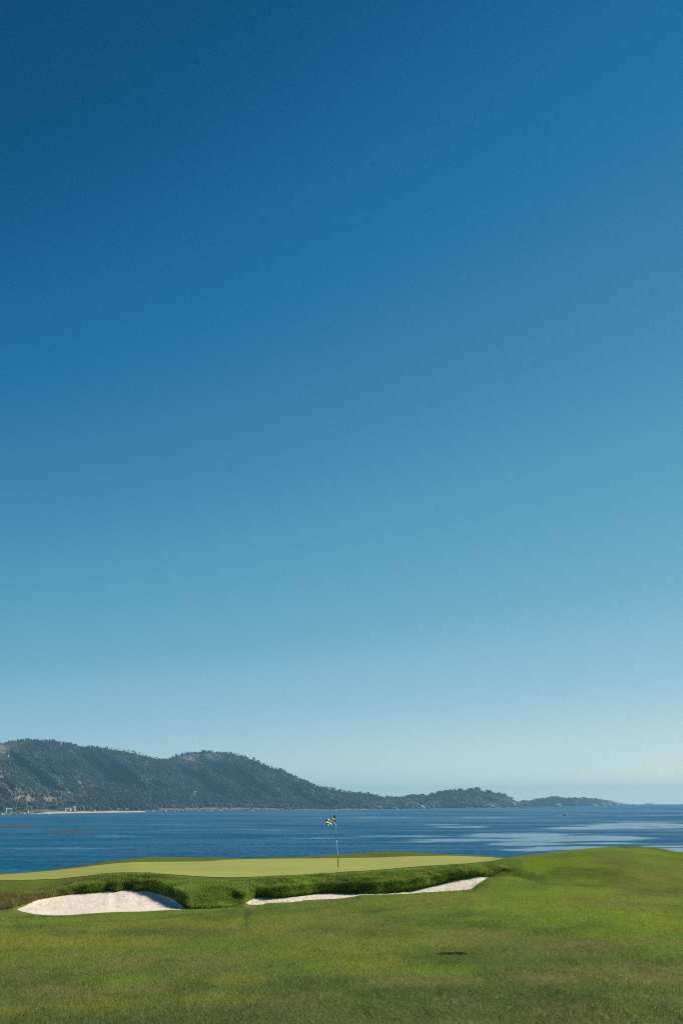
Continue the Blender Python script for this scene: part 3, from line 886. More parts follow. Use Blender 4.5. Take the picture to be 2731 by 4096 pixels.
SHORE = np.array([(-900,3290),(-300,3268),(0,3260),(60,3258),(130,3255),(260,3252.5),(400,3250.5),(580,3248),(800,3244.5),(1000,3243),(1200,3242),(1350,3240),(1550,3236.5),(1750,3234.5),(1950,3232),(2100,3228.5),(2200,3226.5),(2300,3225.5),(2350,3224.8),(2420,3223),(2510,3219.5)], float)
BALD = [(40,682,2)]
hx = np.concatenate([np.linspace(-900, -60, 40)[:-1], np.arange(-60, 2511, 5.0)])
hx[-1] = 2510


def tree_drop(px):
    """how far the ground lies below the traced skyline of tree tops"""
    d = np.full(np.shape(px), 8.0)
    d = np.where((px > 632) & (px < 682), 1.0, d)
    d = np.where((px > 752) & (px < 930), 3.5, d)
    d = np.where((px > 1120) & (px < 1240), 4.0, d)
    d = np.where((px > 1600) & (px < 2060), 12.0, d)
    d = np.where((px > 2400), 1.0, d)
    return d


def shore_Y(px):
    py = np.interp(px, SHORE[:, 0], SHORE[:, 1])
    return on_sea(px, py)[..., 1]


def depth(px):
    return np.interp(px, [-900, 0, 600, 900, 1200, 1450, 1600, 1900, 2050, 2300, 2510], [1400, 1350, 1300, 1200, 900, 600, 380, 420, 300, 300, 40])


def hill_point(px, t):
    """t = 0 at the water, 1 on the ridge"""
    px = np.asarray(px, float); t = np.asarray(t, float)
    pys = np.interp(px, SHORE[:, 0], SHORE[:, 1]) + 1.2
    pyr = np.interp(px, SKYL[:, 0], SKYL[:, 1]) + tree_drop(px)
    pyr = np.minimum(pyr, pys - 1.0)
    py = pys + (pyr - pys) * t
    D = depth(px)
    rel = fbm(px / 150 + 2 * t, t * 1.6 + px / 600, 4, 81) - 0.5
    Y = shore_Y(px) + D * (0.10 * sstep(0, 0.08, t) + 0.90 * np.power(t, 0.85)) + D * 0.65 * rel * 1.1 * np.clip(t * (1 - t) * 4, 0, 1)
    return at(px, py, Y), py


CLEAR = [(10,3000,44,28,1.2),(150,3030,14,12,.8),(40,3165,70,20,.8),(105,3195,70,20,.9),(190,3135,40,22,.85),(160,3110,40,22,.5),(215,3200,60,22,.9),(290,3172,40,22,.8),(330,3140,40,25,.8),(420,3050,60,20,.55),(520,3130,70,18,.5),(480,3110,40,14,.55),(350,3020,40,14,.4),(8,3110,30,20,.8),(810,3030,110,20,1.1),(720,3075,60,20,.5),(1160,3090,30,12,.8),(200,3243,100,5,1),(480,3235,110,4,.8),(700,3236,170,4,.9),(880,3234,210,6,1.0),(1080,3235,100,4,.9),(1250,3238,150,2,.8),(1420,3237,90,4,.9),(1520,3228,30,9,.8),(1580,3230,30,8,.8),(1690,3225,50,9,.8),(1960,3215,40,14,.8),(2060,3215,40,14,.7),(2230,3214,40,7,.5),(2340,3213,50,8,.6),(2450,3212,40,12,1.1),(1905,3175,14,14,.6),(1110,3185,30,6,.4),(1060,3120,40,8,.4)]


def clear_mask(px, py):
    f = blob_field(px, py, CLEAR, 1.5)
    return sstep(0.50, 0.70, f * 0.85 + (fbm(px / 45, py / 22, 4, 85, 0.6) - 0.5) * 0.6)


HOUSES = [(28,3027),(241,2975),(588,3054),(119,3213),(22,3252),(38,3251),(108,3252),(250,3243),(273,3243),(281,3243),(297,3243),(375,3245.5),(770,3176),(784,3174),(767,3192),(997,3210),(992,3229),(1116,3160),(1166,3145),(1186,3112),(1192,3174),(1219,3169),(1253,3171),(1317,3168),(1332,3185),(1372,3182)]
trow = np.concatenate([np.linspace(0, 0.1, 8)[:-1], np.linspace(0.1, 1, 70)])
HP, HT_ = np.meshgrid(hx, trow)
pos, hpy = hill_point(HP, HT_)
back1 = pos[-1].copy(); dirn = back1[:, :2] / np.linalg.norm(back1[:, :2], axis=1)[:, None]
D_ = depth(hx)
b1 = back1.copy(); b1[:, :2] += dirn * (D_ * 0.5)[:, None]; b1[:, 2] -= D_ * 0.06
b2 = back1.copy(); b2[:, :2] += dirn * (D_ * 1.6)[:, None]; b2[:, 2] = -20
f0 = pos[0].copy(); f0[:, :2] -= dirn * 12; f0[:, 2] = -8
allp = np.concatenate([f0[None], pos, b1[None], b2[None]])
cm = clear_mask(HP, hpy)
tann = fbm(HP / 60, hpy / 20, 3, 88)
c_tan = np.array((0.185, 0.155, 0.100))[None, None] * (0.75 + 0.5 * tann)[..., None]
c_for = np.array((0.040, 0.055, 0.022))[None, None] * (0.8 + 0.5 * tann)[..., None]
hc = c_for * (1 - cm[..., None]) + c_tan * cm[..., None]
hc = np.concatenate([hc[:1], hc, hc[-1:], hc[-1:]])
hills = mesh_np('hills', allp.reshape(-1, 3), grid_faces(*allp.shape[:2]), M_HILL, True, {'col': hc.reshape(-1, 3)})
tag(hills, 'long wooded mountain and low headland across the bay', kind='structure')

# beach
bx = np.linspace(132, 588, 120)
bpyl = np.interp(bx, SHORE[:, 0], SHORE[:, 1]) + 0.6
wl = on_sea(bx, bpyl)
wid = 5.2 * np.clip(np.minimum((bx - 132) / 40, (588 - bx) / 40), 0.12, 1) * (0.8 + 0.4 * vnoise(bx / 40, bx * 0, 91))
bt = at(bx, bpyl - wid, wl[:, 1] + 60); bf = wl.copy(); bf[:, 1] -= 15; bf[:, 2] = -1
bm_ = (wl + bt) / 2; bm_[:, 2] += 0.3
bb = bt.copy(); bb[:, 1] += 30; bb[:, 2] += 0.5
allb = np.stack([bf, wl, bm_, bt, bb])
tag(mesh_np('beach', allb.reshape(-1, 3), grid_faces(5, 120), M_BEACH, True), 'thin pale sand beach below the wooded mountain', kind='structure')

# ------------------------------------------------------------------ trees
def ico(sub):
    bm = bmesh.new(); bmesh.ops.create_icosphere(bm, subdivisions=sub, radius=1.0)
    v = np.array([q.co[:] for q in bm.verts]); f = np.array([[k.index for k in q.verts] for q in bm.faces]); bm.free()
    return v, f


ICO1, ICO2 = ico(1), ico(2)


def crown_mesh(name, kind, seed):
    r = np.random.default_rng(seed)
    lob = []
    if kind == 'round':
        for k in range(16):
            a, h = r.uniform(0, 6.28), r.uniform(0.18, 0.95)
            rad = 0.30 * math.sqrt(max(0.05, 1 - ((h - 0.50) / 0.56) ** 2)) * r.uniform(0.5, 1.15)
            lob.append((rad * math.cos(a), rad * math.sin(a), h, r.uniform(0.12, 0.21), 0.85))
    elif kind == 'tall':
        for k in range(18):
            h = r.uniform(0.22, 1.0); a = r.uniform(0, 6.28); rad = 0.20 * (1.08 - h) * r.uniform(0.4, 1.2)
            lob.append((rad * math.cos(a), rad * math.sin(a), h - 0.04, 0.05 + 0.10 * (1.05 - h), 0.9))
    elif kind == 'flat':
        for k in range(15):
            a, rr = r.uniform(0, 6.28), 0.38 * math.sqrt(r.random())
            lob.append((rr * math.cos(a) + 0.08, rr * math.sin(a), 0.80 + r.uniform(-0.10, 0.12) - rr * 0.25, r.uniform(0.08, 0.15), 0.55))
    else:                                   # open crown on a bare leaning trunk
        for k in range(11):
            a, rr = r.uniform(0, 6.28), r.uniform(0.02, 0.22)
            lob.append((rr * math.cos(a) + 0.05, rr * math.sin(a), r.uniform(0.6, 0.98), r.uniform(0.06, 0.12), 0.7))
    V, F, C = [], [], []
    n0 = 0
    for (x, y, z, s_, fl) in lob:
        v = ICO2[0] * (1 + r.normal(0, 0.22, (len(ICO2[0]), 1)))
        v = v * np.array((s_, s_, s_ * fl)) + np.array((x, y, z))
        V.append(v); F.append(ICO2[1] + n0); n0 += len(v)
        cc = np.array((0.042, 0.068, 0.024)) * r.uniform(0.65, 1.5)
        C.append(np.broadcast_to(cc, (len(v), 3)))
    return mesh_np(name, np.concatenate(V), np.concatenate(F), M_LEAF, False, {'col': np.concatenate(C)}, link=False)


def trunk_mesh(name, kind, seed):
    r = np.random.default_rng(seed + 100)
    bm = bmesh.new()
    top_ = {'round': 0.6, 'tall': 0.92, 'flat': 0.78, 'open': 0.85}[kind]
    pts_ = [Vector((0, 0, -0.35)), Vector((0.01, 0, 0.2)), Vector((r.uniform(-.03, .05), r.uniform(-.03, .03), top_ * 0.6)), Vector((r.uniform(-.02, .08), r.uniform(-.03, .03), top_))]
    rad = [0.028, 0.022, 0.017, 0.006]
    for k in range(3): ngon_tube(bm, pts_[k], pts_[k + 1], rad[k], rad[k + 1], 0, 7)
    for k in range(5):
        h = r.uniform(0.5, 0.95) * top_; a = r.uniform(0, 6.28)
        p = pts_[2] if h > top_ * 0.5 else pts_[1]
        b_ = Vector((p.x, p.y, h)); ngon_tube(bm, b_, b_ + Vector((math.cos(a) * 0.2, math.sin(a) * 0.2, 0.1)), 0.009, 0.003, 0, 5)
    me = bpy.data.meshes.new(name); bm.to_mesh(me); bm.free(); me.materials.append(M_BARK)
    return me


KINDS = ['round', 'tall', 'flat', 'open']
PROTO = {k: [(crown_mesh('crown', k, 10 * i + j), trunk_mesh('trunk', k, 10 * i + j)) for j in range(3)] for i, k in enumerate(KINDS)}
NAME = {'round': 'broad_tree', 'tall': 'pine_tree', 'flat': 'cypress_tree', 'open': 'open_pine_tree'}


def place_tree(kind, loc, h, label, group, width=1.0):
    cr, tr = PROTO[kind][random.randrange(3)]
    o = empty(NAME[kind], loc, random.uniform(0, 6.28))
    o.scale = (h * width, h * width, h)
    tag(o, label, 'tree', group)
    link_obj('crown', cr, o); link_obj('trunk', tr, o)
    return o


def ridge_tree(px, py_top, kind, label, group, t=1.0, width=1.0, hmin=5):
    p, pyg = hill_point(np.array([px]), np.array([t]))
    p = p[0]; pyg = float(pyg[0])
    ztop = at(np.array(px), np.array(py_top), np.array(p[1]))[2]
    h = max(hmin, (ztop - p[2]) * random.uniform(0.75, 1.1))
    return place_tree(kind, (p[0], p[1], p[2] - 0.6), h, label, group, width)


def sky_at(px): return float(np.interp(px, SKYL[:, 0], SKYL[:, 1]))


def run_trees(a, b, step, kinds, label, group, jit=5.0, up=2.0, width=1.0, t=1.0):
    x = a
    while x < b:
        k = random.choice(kinds)
        w = {'tall': 0.9, 'round': 1.0, 'flat': 1.0, 'open': 1.1}[k] * width * random.uniform(0.95, 1.7)
        ridge_tree(x, sky_at(x) - up + random.uniform(-jit * 0.4, jit), k, label, group, t, w)
        x += step * random.uniform(0.6, 1.4)


run_trees(0, 235, 9, ['round', 'round', 'tall'], 'rounded dark tree along the highest crest at the far left of the mountain', 'trees on the highest crest', 4, 0)
run_trees(248, 392, 8, ['round', 'tall'], 'dark tree in the dense stand on the crest right of the highest top', 'trees right of the highest top', 4, 1)
run_trees(394, 632, 7.5, ['open', 'tall', 'open'], 'thin pine with bare trunk in the long row down the mountain ridge to the saddle', 'pine row down to the saddle', 4, 3, 0.9)
run_trees(682, 752, 8, ['round', 'tall'], 'small dark tree just right of the pale saddle between both summits', 'trees right of the saddle', 4, 1)
run_trees(812, 850, 7, ['round'], 'round tree in the clump on top of the grassy second summit', 'clump on the second summit', 2, 4, 1.1)
run_trees(886, 992, 9, ['round', 'open', 'round'], 'dark tree scattered along the right brow of the second summit', 'trees on the right brow', 5, 3, 1.1)
run_trees(1014, 1128, 9, ['round', 'tall'], 'tree on the steep ridge falling right from the second summit', 'trees on the falling ridge', 4, 3)
run_trees(1236, 1400, 8, ['tall', 'open', 'round'], 'small pine on the low end of the ridge above the hillside houses', 'pines at the low end of the ridge', 5, 2)
run_trees(1404, 1560, 9, ['round', 'round', 'tall'], 'bushy tree on the last low rise before the headland', 'trees on the last low rise', 4, 0)
run_trees(1575, 1770, 8.5, ['round', 'round', 'tall'], 'ragged tree on the dip at the near end of the headland', 'trees at the near end of the headland', 7, 3, 1.2)
run_trees(1772, 1935, 8, ['tall', 'round', 'tall', 'round'], 'tall pine crowning the highest part of the headland', 'tall pines on the headland top', 9, 7, 1.1)
run_trees(1940, 2055, 9, ['round'], 'large domed tree on the rounded right shoulder of the headland top', 'domed trees on the right shoulder', 8, 4, 1.5)
run_trees(2078, 2400, 9, ['round', 'round', 'round', 'flat'], 'low wind-shaped cypress on the outer point of the headland', 'cypresses on the outer point', 4, 0, 1.5)
# lone trees low on the shore slopes
for grp, label, a, b, t0, t1, num in (('trees round the cove', 'dark tree on the low slope behind the small cove at the left edge', 4, 130, 0.06, 0.2, 14),
                                     ('trees behind the beach', 'dark bushy tree at the foot of the mountain just behind the sand beach', 140, 590, 0.05, 0.12, 34),
                                     ('trees on the coastal terrace', 'scattered dark tree on the tan coastal terrace below the second summit', 600, 1150, 0.06, 0.16, 40)):
    for k in range(num):
        px = random.uniform(a, b); t = random.uniform(t0, t1)
        p, py_ = hill_point(np.array([px]), np.array([t])); p = p[0]
        place_tree(random.choice(['round', 'round', 'tall']), (p[0], p[1], p[2] - 0.5), random.uniform(9, 15), label, grp, random.uniform(1.0, 1.5))

# the forest that covers the slopes as one mass
nt = 18000
fpx = rng.uniform(-140, 2440, nt * 2); ft = rng.uniform(0.03, 1.0, nt * 2) ** 0.9
big = np.interp(fpx, SKYL[:, 0], 3235 - SKYL[:, 1])
keep = rng.random(nt * 2) < np.clip(big / 190, 0.38, 1)
fpx, ft = fpx[keep], ft[keep]
fp, fpy = hill_point(fpx, ft)
cmk = clear_mask(fpx, fpy)
keep = rng.random(len(fpx)) > cmk * 0.93
for hx_, hy_ in HOUSES:
    keep &= ~((np.abs(fpx - hx_) < 10) & (fpy - hy_ > -3) & (fpy - hy_ < 14))
keep &= ~((ft > 0.985) & (fpx > 632) & (fpx < 682))
fp, fpx, ft, fpy = fp[keep], fpx[keep], ft[keep], fpy[keep]
n = len(fp)
LOB = 4
V, F = [], []
base_v, base_f = ICO1
nb = len(base_v)
ht = np.where(fpx > 1540, rng.uniform(9, 21, n), rng.uniform(5.5, 13, n)) * np.where(fpx > 2060, 0.62, 1.0) * np.maximum(np.clip(0.50 + (1 - ft) * 2.0, 0.50, 1.0), np.where(fpx > 1540, 0.85, 0.0)) * (0.7 + 0.6 * fbm(fpx / 40, fpy / 18, 3, 97))
dens = fbm(fpx / 70, fpy / 30, 3, 95)
soft_ = sstep(0.35, 0.9, blob_field(fpx, fpy, CLEAR, 2.2) * 0.8 + 1.1 * (fbm(fpx / 55, fpy / 22, 4, 86, .6) - 0.45))
allv = np.empty((n, LOB, nb, 3)); allc = np.empty((n, LOB, nb, 3))
for k in range(LOB):
    zc = ht * (0.25 + 0.2 * k); rd = ht * rng.uniform(0.26, 0.45, n) * (1.1 - 0.2 * k)
    off = rng.normal(0, 0.16, (n, 2)) * ht[:, None]
    jit = 1 + rng.normal(0, 0.2, (n, nb, 1))
    vv_ = base_v[None] * jit * rd[:, None, None]
    vv_ = vv_ * np.array((1, 1, 1.15))
    ctr = fp + np.concatenate([off, zc[:, None]], 1)
    allv[:, k] = vv_ + ctr[:, None]
    cc = np.array((0.036, 0.050, 0.026))[None] * (rng.uniform(0.85, 1.2, n) * (0.45 + 1.3 * dens))[:, None]
    cc = cc + np.array((0.020, 0.012, 0.006)) * (rng.random(n) < 0.15)[:, None] + np.array((0.105, 0.072, 0.046)) * soft_[:, None]
    allc[:, k] = cc[:, None]
faces = (np.arange(n * LOB)[:, None, None] * nb + base_f[None]).reshape(-1, 3)
tag(mesh_np('forest', allv.reshape(-1, 3), faces, M_LEAF, True, {'col': allc.reshape(-1, 3)}), 'dense dark forest covering the mountain slopes', kind='stuff')

# ------------------------------------------------------------------ rocks, foam
def rock_mesh(seed, slab=False):
    r = np.random.default_rng(seed)
    v, f = ico(3)
    d = 1 + 0.35 * (fbm(v[:, 0] * 1.6 + seed, v[:, 1] * 1.6 + v[:, 2], 3, seed) - 0.5) * 2 + 0.2 * (fbm(v[:, 2] * 3 + seed, v[:, 0] * 3, 2, seed + 4) - 0.5)
    v = v * d[:, None]
    for k in range(7):                        # cleft faces
        nrm = r.normal(0, 1, 3); nrm /= np.linalg.norm(nrm); lim = r.uniform(0.55, 0.85)
        ex = np.maximum(v @ nrm - lim, 0); v = v - ex[:, None] * nrm * 0.85
    if slab: v = v * np.array((1, 0.7, 0.6)) + np.array((0, 0, 1)) * (v[:, :1] * -0.5)
    cc = np.array((0.42, 0.34, 0.26)) * (0.7 + 0.6 * fbm(v[:, 0] * 2, v[:, 2] * 2 + seed, 3, seed))[:, None]
    low = sstep(-0.15, -0.45, v[:, 2])        # weed-dark foot at the waterline
    cc = cc * (1 - 0.75 * low[:, None])
    return mesh_np('rock', v, f, M_ROCK, False, {'col': cc}, link=False)


ROCKS = [rock_mesh(k) for k in range(5)] + [rock_mesh(20 + k, True) for k in range(3)]


def rock(px, py_base, wpx, hpx, label, group=None, slab=False, name='rock', on=None):
    p = on_sea(np.array(px), np.array(py_base)) if on is None else hill_point(np.array([px]), np.array([on]))[0][0]
    m = wpx / FPX * p[1]; hm = hpx / FPX * p[1]
    o = link_obj(name, ROCKS[random.randrange(5, 8) if slab else random.randrange(5)])
    o.location = (p[0], p[1] + (m * 0.2), p[2] + hm * 0.15)
    o.scale = (m / 2, m / 2 * random.uniform(0.7, 1.1), hm * 0.75)
    o.rotation_euler = (random.uniform(-.15, .15), random.uniform(-.15, .15), random.uniform(0, 6.28) if not slab else random.uniform(-.3, .3))
    return tag(o, label, 'rock', group)


def sh_py(px): return float(np.interp(px, SHORE[:, 0], SHORE[:, 1]))


for a, b, num, h0, h1, label, grp in ((2, 130, 34, 4, 10, 'tan boulder at the waterline of the rocky cove on the left edge', 'boulders of the left cove'),
                                      (586, 1180, 110, 3, 8, 'pale tan boulder along the rocky shore right of the sand beach', 'boulders on the long rocky shore'),
                                      (1185, 1500, 34, 3, 5.5, 'low grey boulder on the shore below the wooded end of the mountain', 'boulders below the low ridge'),
                                      (1560, 2400, 46, 3, 7, 'grey rock at the foot of the headland cliffs', 'rocks at the foot of the headland')):
    for k in range(num):
        px = random.uniform(a, b)
        rock(px, sh_py(px) + random.uniform(-2.0, 1.0), random.uniform(7, 20), random.uniform(h0, h1), label, grp)
for px, w, h, dy, sl_, label in ((1522, 26, 17, 0, True, 'first pale leaning slab at the start of the headland cliffs'),
                             (1505, 16, 12, -2, False, 'small pale crag left of the first leaning slab'),
                             (1582, 24, 11, 0, True, 'low white rock with a split top left of the big white dome'),
                             (1682, 48, 17, 0, False, 'big pale rounded rock dome at the foot of the wooded headland'),
                             (1713, 24, 18, 1, True, 'bright slanting slab touching the right side of the pale dome'),
                             (1738, 14, 20, -2, True, 'narrow upright white slab right of the slanting slab'),
                             (1938, 16, 18, -3, False, 'pale crag left of the tallest white cliff streak'),
                             (1965, 44, 24, 0, True, 'tall white cliff slab slanting down to the right on the headland'),
                             (2052, 28, 22, 0, False, 'tan cliff face below the domed trees'),
                             (2108, 18, 18, 0, False, 'small tan cliff at the dip before the outer point'),
                             (2235, 30, 14, 0, False, 'grey outcrop at the foot of the outer point'),
                             (2281, 22, 18, -1, False, 'pinkish pointed rock face on the outer point'),
                             (2335, 50, 20, -1, True, 'broad pale ledge running down the outer point'),
                             (2375, 40, 15, 0, True, 'tan ledge near the bare end of the outer point'),
                             (2410, 34, 15, 0, False, 'dark rock between the tan ledge and the last crag'),
                             (2447, 46, 22, 0, False, 'pointed pale crag standing near the tip of the point'),
                             (2480, 32, 10, 0, False, 'low dark rock right of the pointed crag'),
                             (2505, 26, 5, 0, False, 'flat dark reef at the very tip of the point')):
    rock(px, sh_py(px) + dy, w, h, label, None, sl_, 'cliff_rock' if w > 20 else 'rock')
for px, w, h, py_, label in ((2600, 44, 8.5, 3218.2, 'lone dark sea stack on the horizon beyond the point'),
                             (2592, 16, 6, 3217.8, 'small dark shoulder on the left side of the lone sea stack'),
                             (2535, 18, 2.5, 3218.6, 'nearly drowned reef between the point and the sea stack'),
                             (160, 40, 2.5, 3256.5, 'dark flat reef just off the left end of the beach'),
                             (250, 22, 2.5, 3255.5, 'small dark reef off the beach below the dark roofed house')):
    rock(px, py_, w, h, label, None, False, 'sea_stack' if h > 8 else 'reef_rock')

fv_, ff_ = [], []
n0 = 0
for px, py_, w, h in ((2553, 3219.6, 10, 2.2), (2571, 3219.8, 8, 1.6), (1182, 3242.3, 12, 1.6), (1103, 3242.6, 16, 2), (1127, 3242.4, 7, 1.6), (1148, 3242.2, 6, 1.5), (1178, 3241.8, 8, 1.6), (197, 3256.5, 18, 1.8), (245, 3255, 10, 1.6), (124, 3256, 8, 3), (20, 3259.5, 6, 3), (1388, 3239.2, 12, 2.6), (2028, 3230.2, 8, 2.4), (1845, 3233.6, 6, 1.6), (1738, 3235, 5, 1.5), (2085, 3229, 5, 1.3), (660, 3247.4, 6, 1.6), (700, 3246.6, 9, 1.4), (1900, 3232.8, 7, 1.3), (60, 3258.2, 10, 1.5), (930, 3243.8, 10, 1.2), (850, 3244.2, 8, 1.2)):
    p = on_sea(np.array(px), np.array(py_)); m = w / FPX * p[1] / 2; hm = h / FPX * p[1]
    for k in range(8):
        v, f = ICO2
        q = v * (1 + rng.normal(0, 0.2, (len(v), 1))) * np.array((m * 0.34, m * 0.34, hm * 0.85)) + p + np.array((rng.uniform(-m, m), rng.uniform(-m, m) * 0.5, 0.0))
        fv_.append(q); ff_.append(f + n0); n0 += len(v)
tag(mesh_np('surf', np.concatenate(fv_), np.concatenate(ff_), M_FOAM), 'white surf breaking on the far rocks', kind='stuff')

# ------------------------------------------------------------------ houses across the bay
M_ROOF = {'tan': plain('tan_roof', (0.30, 0.20, 0.13), 0.85), 'grey': plain('grey_roof', (0.16, 0.15, 0.15), 0.85), 'white': plain('pale_roof', (0.48, 0.46, 0.43), 0.8), 'dark': plain('dark_roof', (0.06, 0.055, 0.055), 0.85)}
M_WALL = {'white': plain('white_wall', (0.66, 0.65, 0.62), 0.8), 'tan': plain('tan_wall', (0.58, 0.46, 0.34), 0.8), 'cream': plain('cream_wall', (0.72, 0.67, 0.56), 0.8)}
M_WIN = plain('window_glass', (0.03, 0.04, 0.05), 0.15, 0.6)


def house(px, t, w, d, h, wall, roof, label, pitch=0.35, ry=0.0, flat=False, dz=0.0):
    p = hill_point(np.array([px]), np.array([t]))[0][0]
    o = empty('house', (p[0], p[1] - 5, p[2] + 1 + dz), ry)
    tag(o, label, 'house')
    bm = bmesh.new(); box(bm, 0, 0, h / 2 - 4, w, d, h + 8)
    bm_obj('wall', bm, M_WALL[wall], o)
    bm = bmesh.new()
    if flat:
        box(bm, 0, 0, h + 0.35, w + 1.2, d + 1.2, 0.6)
    else:
        rh = d * pitch
        x, y = w / 2 + 0.7, d / 2 + 0.7
        vs = [bm.verts.new(q) for q in ((-x, -y, h + .05), (x, -y, h + .05), (x, y, h + .05), (-x, y, h + .05), (-x, 0, h + rh), (x, 0, h + rh))]
        for f in ((0, 1, 5, 4), (2, 3, 4, 5), (3, 0, 4), (1, 2, 5), (0, 3, 2, 1)): bm.faces.new([vs[k] for k in f])
    bm_obj('roof', bm, M_ROOF[roof], o)
    nw = max(2, int(w / 5))
    for k in range(nw):
        bm = bmesh.new(); box(bm, -w / 2 + (k + 0.5) * w / nw, -d / 2 - 0.06, h * 0.55, w / nw * 0.45, 0.1, h * 0.35)
        bm_obj('window', bm, M_WIN, o)
    return o


def t_of(px, py):
    pys = sh_py(px) + 1.2; pyr = sky_at(px) + float(tree_drop(np.array([px]))[0])
    return (pys - py) / (pys - pyr)


for px, py_, w, h, wall, roof, ry, flat, label in (
    (28, 3027, 16, 5, 'white', 'white', 0.1, True, 'low white house at the foot of the bald tan slope, far upper left'),
    (241, 2975, 14, 5, 'cream', 'tan', 0.0, False, 'cream house in the notch of trees on the highest crest'),
    (588, 3054, 7, 5, 'white', 'tan', 0.3, False, 'small pale house alone under the long row of ridge pines'),
    (119, 3213, 6, 5, 'white', 'white', 0.2, False, 'tiny white house on the dark slope above the cove'),
    (22, 3252, 8, 10, 'white', 'white', 0.2, True, 'tall narrow white house by the rocky cove, leftmost on the shore'),
    (38, 3251, 16, 7, 'white', 'white', 0.25, False, 'wide white house beside the tall narrow one on the cove'),
    (108, 3252, 12, 5, 'tan', 'grey', 0.0, False, 'grey roofed tan house where the cove rocks meet the beach'),
    (250, 3243, 24, 5, 'white', 'dark', 0.05, False, 'long low white house with a dark roof behind the beach'),
    (273, 3243, 9, 4, 'white', 'white', 0.3, False, 'small white house just right of the long dark roofed one'),
    (281, 3243, 8, 5, 'white', 'tan', -0.2, False, 'little white house squeezed between the long low house and the gable'),
    (297, 3243, 9, 8, 'white', 'white', 1.4, False, 'upright white gabled house standing alone behind the beach'),
    (375, 3245.5, 12, 3, 'cream', 'white', 0.0, True, 'low cream house near the middle of the beach'),
    (770, 3176, 16, 4, 'cream', 'grey', 0.0, True, 'long flat pale house in the woods left of the second summit'),
    (784, 3174, 9, 4, 'cream', 'white', 0.2, False, 'small pale house at the right end of the long flat one'),
    (767, 3192, 6, 4, 'cream', 'grey', 0.2, False, 'pale cottage below the long flat house in the woods'),
    (997, 3210, 12, 4, 'cream', 'white', 0.0, True, 'flat pale house in a green clearing above the terrace'),
    (992, 3229, 12, 6, 'cream', 'tan', 0.15, False, 'tan roofed house on the coastal terrace'),
    (1116, 3160, 6, 4, 'white', 'white', 0.2, False, 'lone white house left of the hillside cluster'),
    (1166, 3145, 16, 6, 'white', 'grey', 0.3, False, 'largest pale house high on the hillside left of the flag'),
    (1186, 3112, 7, 6, 'white', 'tan', 0.2, False, 'bright white house breaking the falling ridge line'),
    (1192, 3174, 7, 5, 'white', 'white', 0.3, False, 'bright small white house below the largest hillside house'),
    (1219, 3169, 12, 5, 'tan', 'grey', 0.1, False, 'greyish house in the middle of the hillside cluster'),
    (1253, 3171, 16, 6, 'cream', 'grey', 0.2, False, 'wide pale house at the right of the hillside cluster'),
    (1317, 3168, 8, 4, 'white', 'grey', 0.0, False, 'small pale house near the low end of the ridge above the flag'),
    (1332, 3185, 7, 4, 'white', 'tan', 0.2, False, 'small white cottage directly above the flag'),
    (1372, 3182, 12, 4, 'tan', 'tan', 0.0, True, 'long tan house right of and above the flag')):
    house(px, t_of(px, py_), w * 1.0, 9, h * 1.1, wall, roof, label, 0.3, ry, flat)

# ------------------------------------------------------------------ boat and floats
bp_ = on_sea(np.array(2256.0), np.array(3262.5))
boat = empty('motor_boat', (bp_[0], bp_[1], bp_[2]), R(8))
tag(boat, 'small dark motor boat speeding right across the bay with a white wake', 'boat')
M_HULL = plain('dark_hull', (0.02, 0.03, 0.045), 0.35, 0.5)
bm = bmesh.new()
st = []
for k in range(9):
    x = -3.0 + 6.2 * k / 8; w = 1.05 * (1 - max(0, (k - 3) / 5.0) ** 2.2 * 0.97); sh = 0.75 + 0.35 * (k / 8) ** 2; kl = -0.25 + 0.35 * max(0, (k - 5) / 3.0) ** 2
    st.append([bm.verts.new(q) for q in ((x, -w, sh), (x, -w * 0.8, 0.15), (x, 0, kl), (x, w * 0.8, 0.15), (x, w, sh))])
for k in range(8):
    for j in range(4): bm.faces.new((st[k][j], st[k][j + 1], st[k + 1][j + 1], st[k + 1][j]))
    bm.faces.new((st[k][4], st[k][0], st[k + 1][0], st[k + 1][4]))
bm.faces.new(st[0][::-1]); bm.faces.new(st[-1])
bm_obj('hull', bm, M_HULL, boat)
bm = bmesh.new(); box(bm, -0.2, 0, 1.25, 1.5, 1.3, 0.95); box(bm, -0.2, 0, 1.78, 1.8, 1.5, 0.08)
bm_obj('cabin', bm, M_DARK, boat)
bm = bmesh.new(); box(bm, 0.62, 0, 1.35, 0.06, 1.2, 0.6); bm_obj('windscreen', bm, M_WIN, boat)
bm = bmesh.new(); box(bm, -3.25, 0, 0.85, 0.45, 0.4, 0.7); box(bm, -3.2, 0, 0.3, 0.2, 0.16, 0.8); bm_obj('outboard_motor', bm, M_DARK, boat)
wv, wf, n0 = [], [], 0
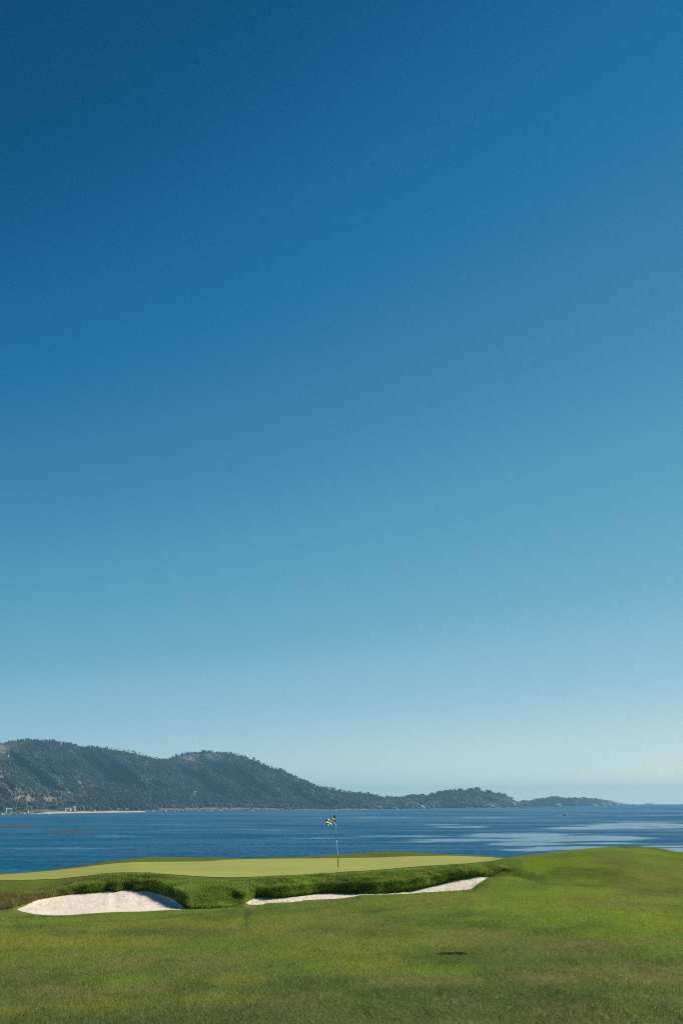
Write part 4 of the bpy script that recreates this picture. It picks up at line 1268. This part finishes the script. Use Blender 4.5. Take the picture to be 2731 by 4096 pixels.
for k in range(60):
    f = rng.random(); x = -3.5 - 13 * f if k < 46 else rng.uniform(1.5, 5.0); m = 0.9 if k < 46 else 0.5
    v, fa = ICO2
    q = v * (1 + rng.normal(0, 0.2, (len(v), 1))) * np.array((1.2 * m, 0.6 * m, 1.0 * m * (1.1 - 0.7 * f))) + np.array((x, rng.normal(0, 0.4 + 0.9 * f), 0.0))
    ca, sa = math.cos(R(8)), math.sin(R(8))
    q = np.stack([q[:, 0] * ca - q[:, 1] * sa, q[:, 0] * sa + q[:, 1] * ca, q[:, 2]], -1) + bp_
    wv.append(q); wf.append(fa + n0); n0 += len(v)
tag(mesh_np('foam_wake', np.concatenate(wv), np.concatenate(wf), M_FOAM), 'white foaming wake behind the dark boat', kind='stuff')

for px, py_, r_, label in ((322, 3294, 0.55, 'white mooring buoy alone on open water left of the flag'), (1687, 3286.5, 0.7, 'white mooring buoy on open water in front of the headland'), (2092, 3257.5, 0.7, 'small buoy far out left of the motor boat')):
    p = on_sea(np.array(px), np.array(py_))
    o = empty('buoy', p); tag(o, label, 'buoy')
    bm = bmesh.new(); bmesh.ops.create_icosphere(bm, subdivisions=3, radius=r_); bmesh.ops.translate(bm, verts=bm.verts, vec=(0, 0, r_ * 0.5))
    bm_obj('float', bm, M_WHITE, o)
    bm = bmesh.new(); ngon_tube(bm, (0, 0, r_ * 1.4), (0, 0, r_ * 2.4), 0.08, 0.05, 0, 8); bm_obj('staff', bm, M_DARK, o)

# ------------------------------------------------------------------ haze over the bay
HAZE = 7.8e-5
hm_ = bpy.data.materials.new('haze'); hm_.use_nodes = True
ht_ = hm_.node_tree; ht_.nodes.clear()
ho = ht_.nodes.new('ShaderNodeOutputMaterial'); hv = ht_.nodes.new('ShaderNodeVolumePrincipled')
hv.inputs['Color'].default_value = (0.27, 0.63, 0.93, 1)
hv.inputs['Density'].default_value = HAZE
hv.inputs['Anisotropy'].default_value = 0.2
ht_.links.new(hv.outputs[0], ho.inputs['Volume'])
bm = bmesh.new(); box(bm, 0, 10000, 132, 52000, 20800, 364)
hz = bm_obj('haze', bm, hm_)
tag(hz, 'thin blue haze over the bay', kind='stuff')
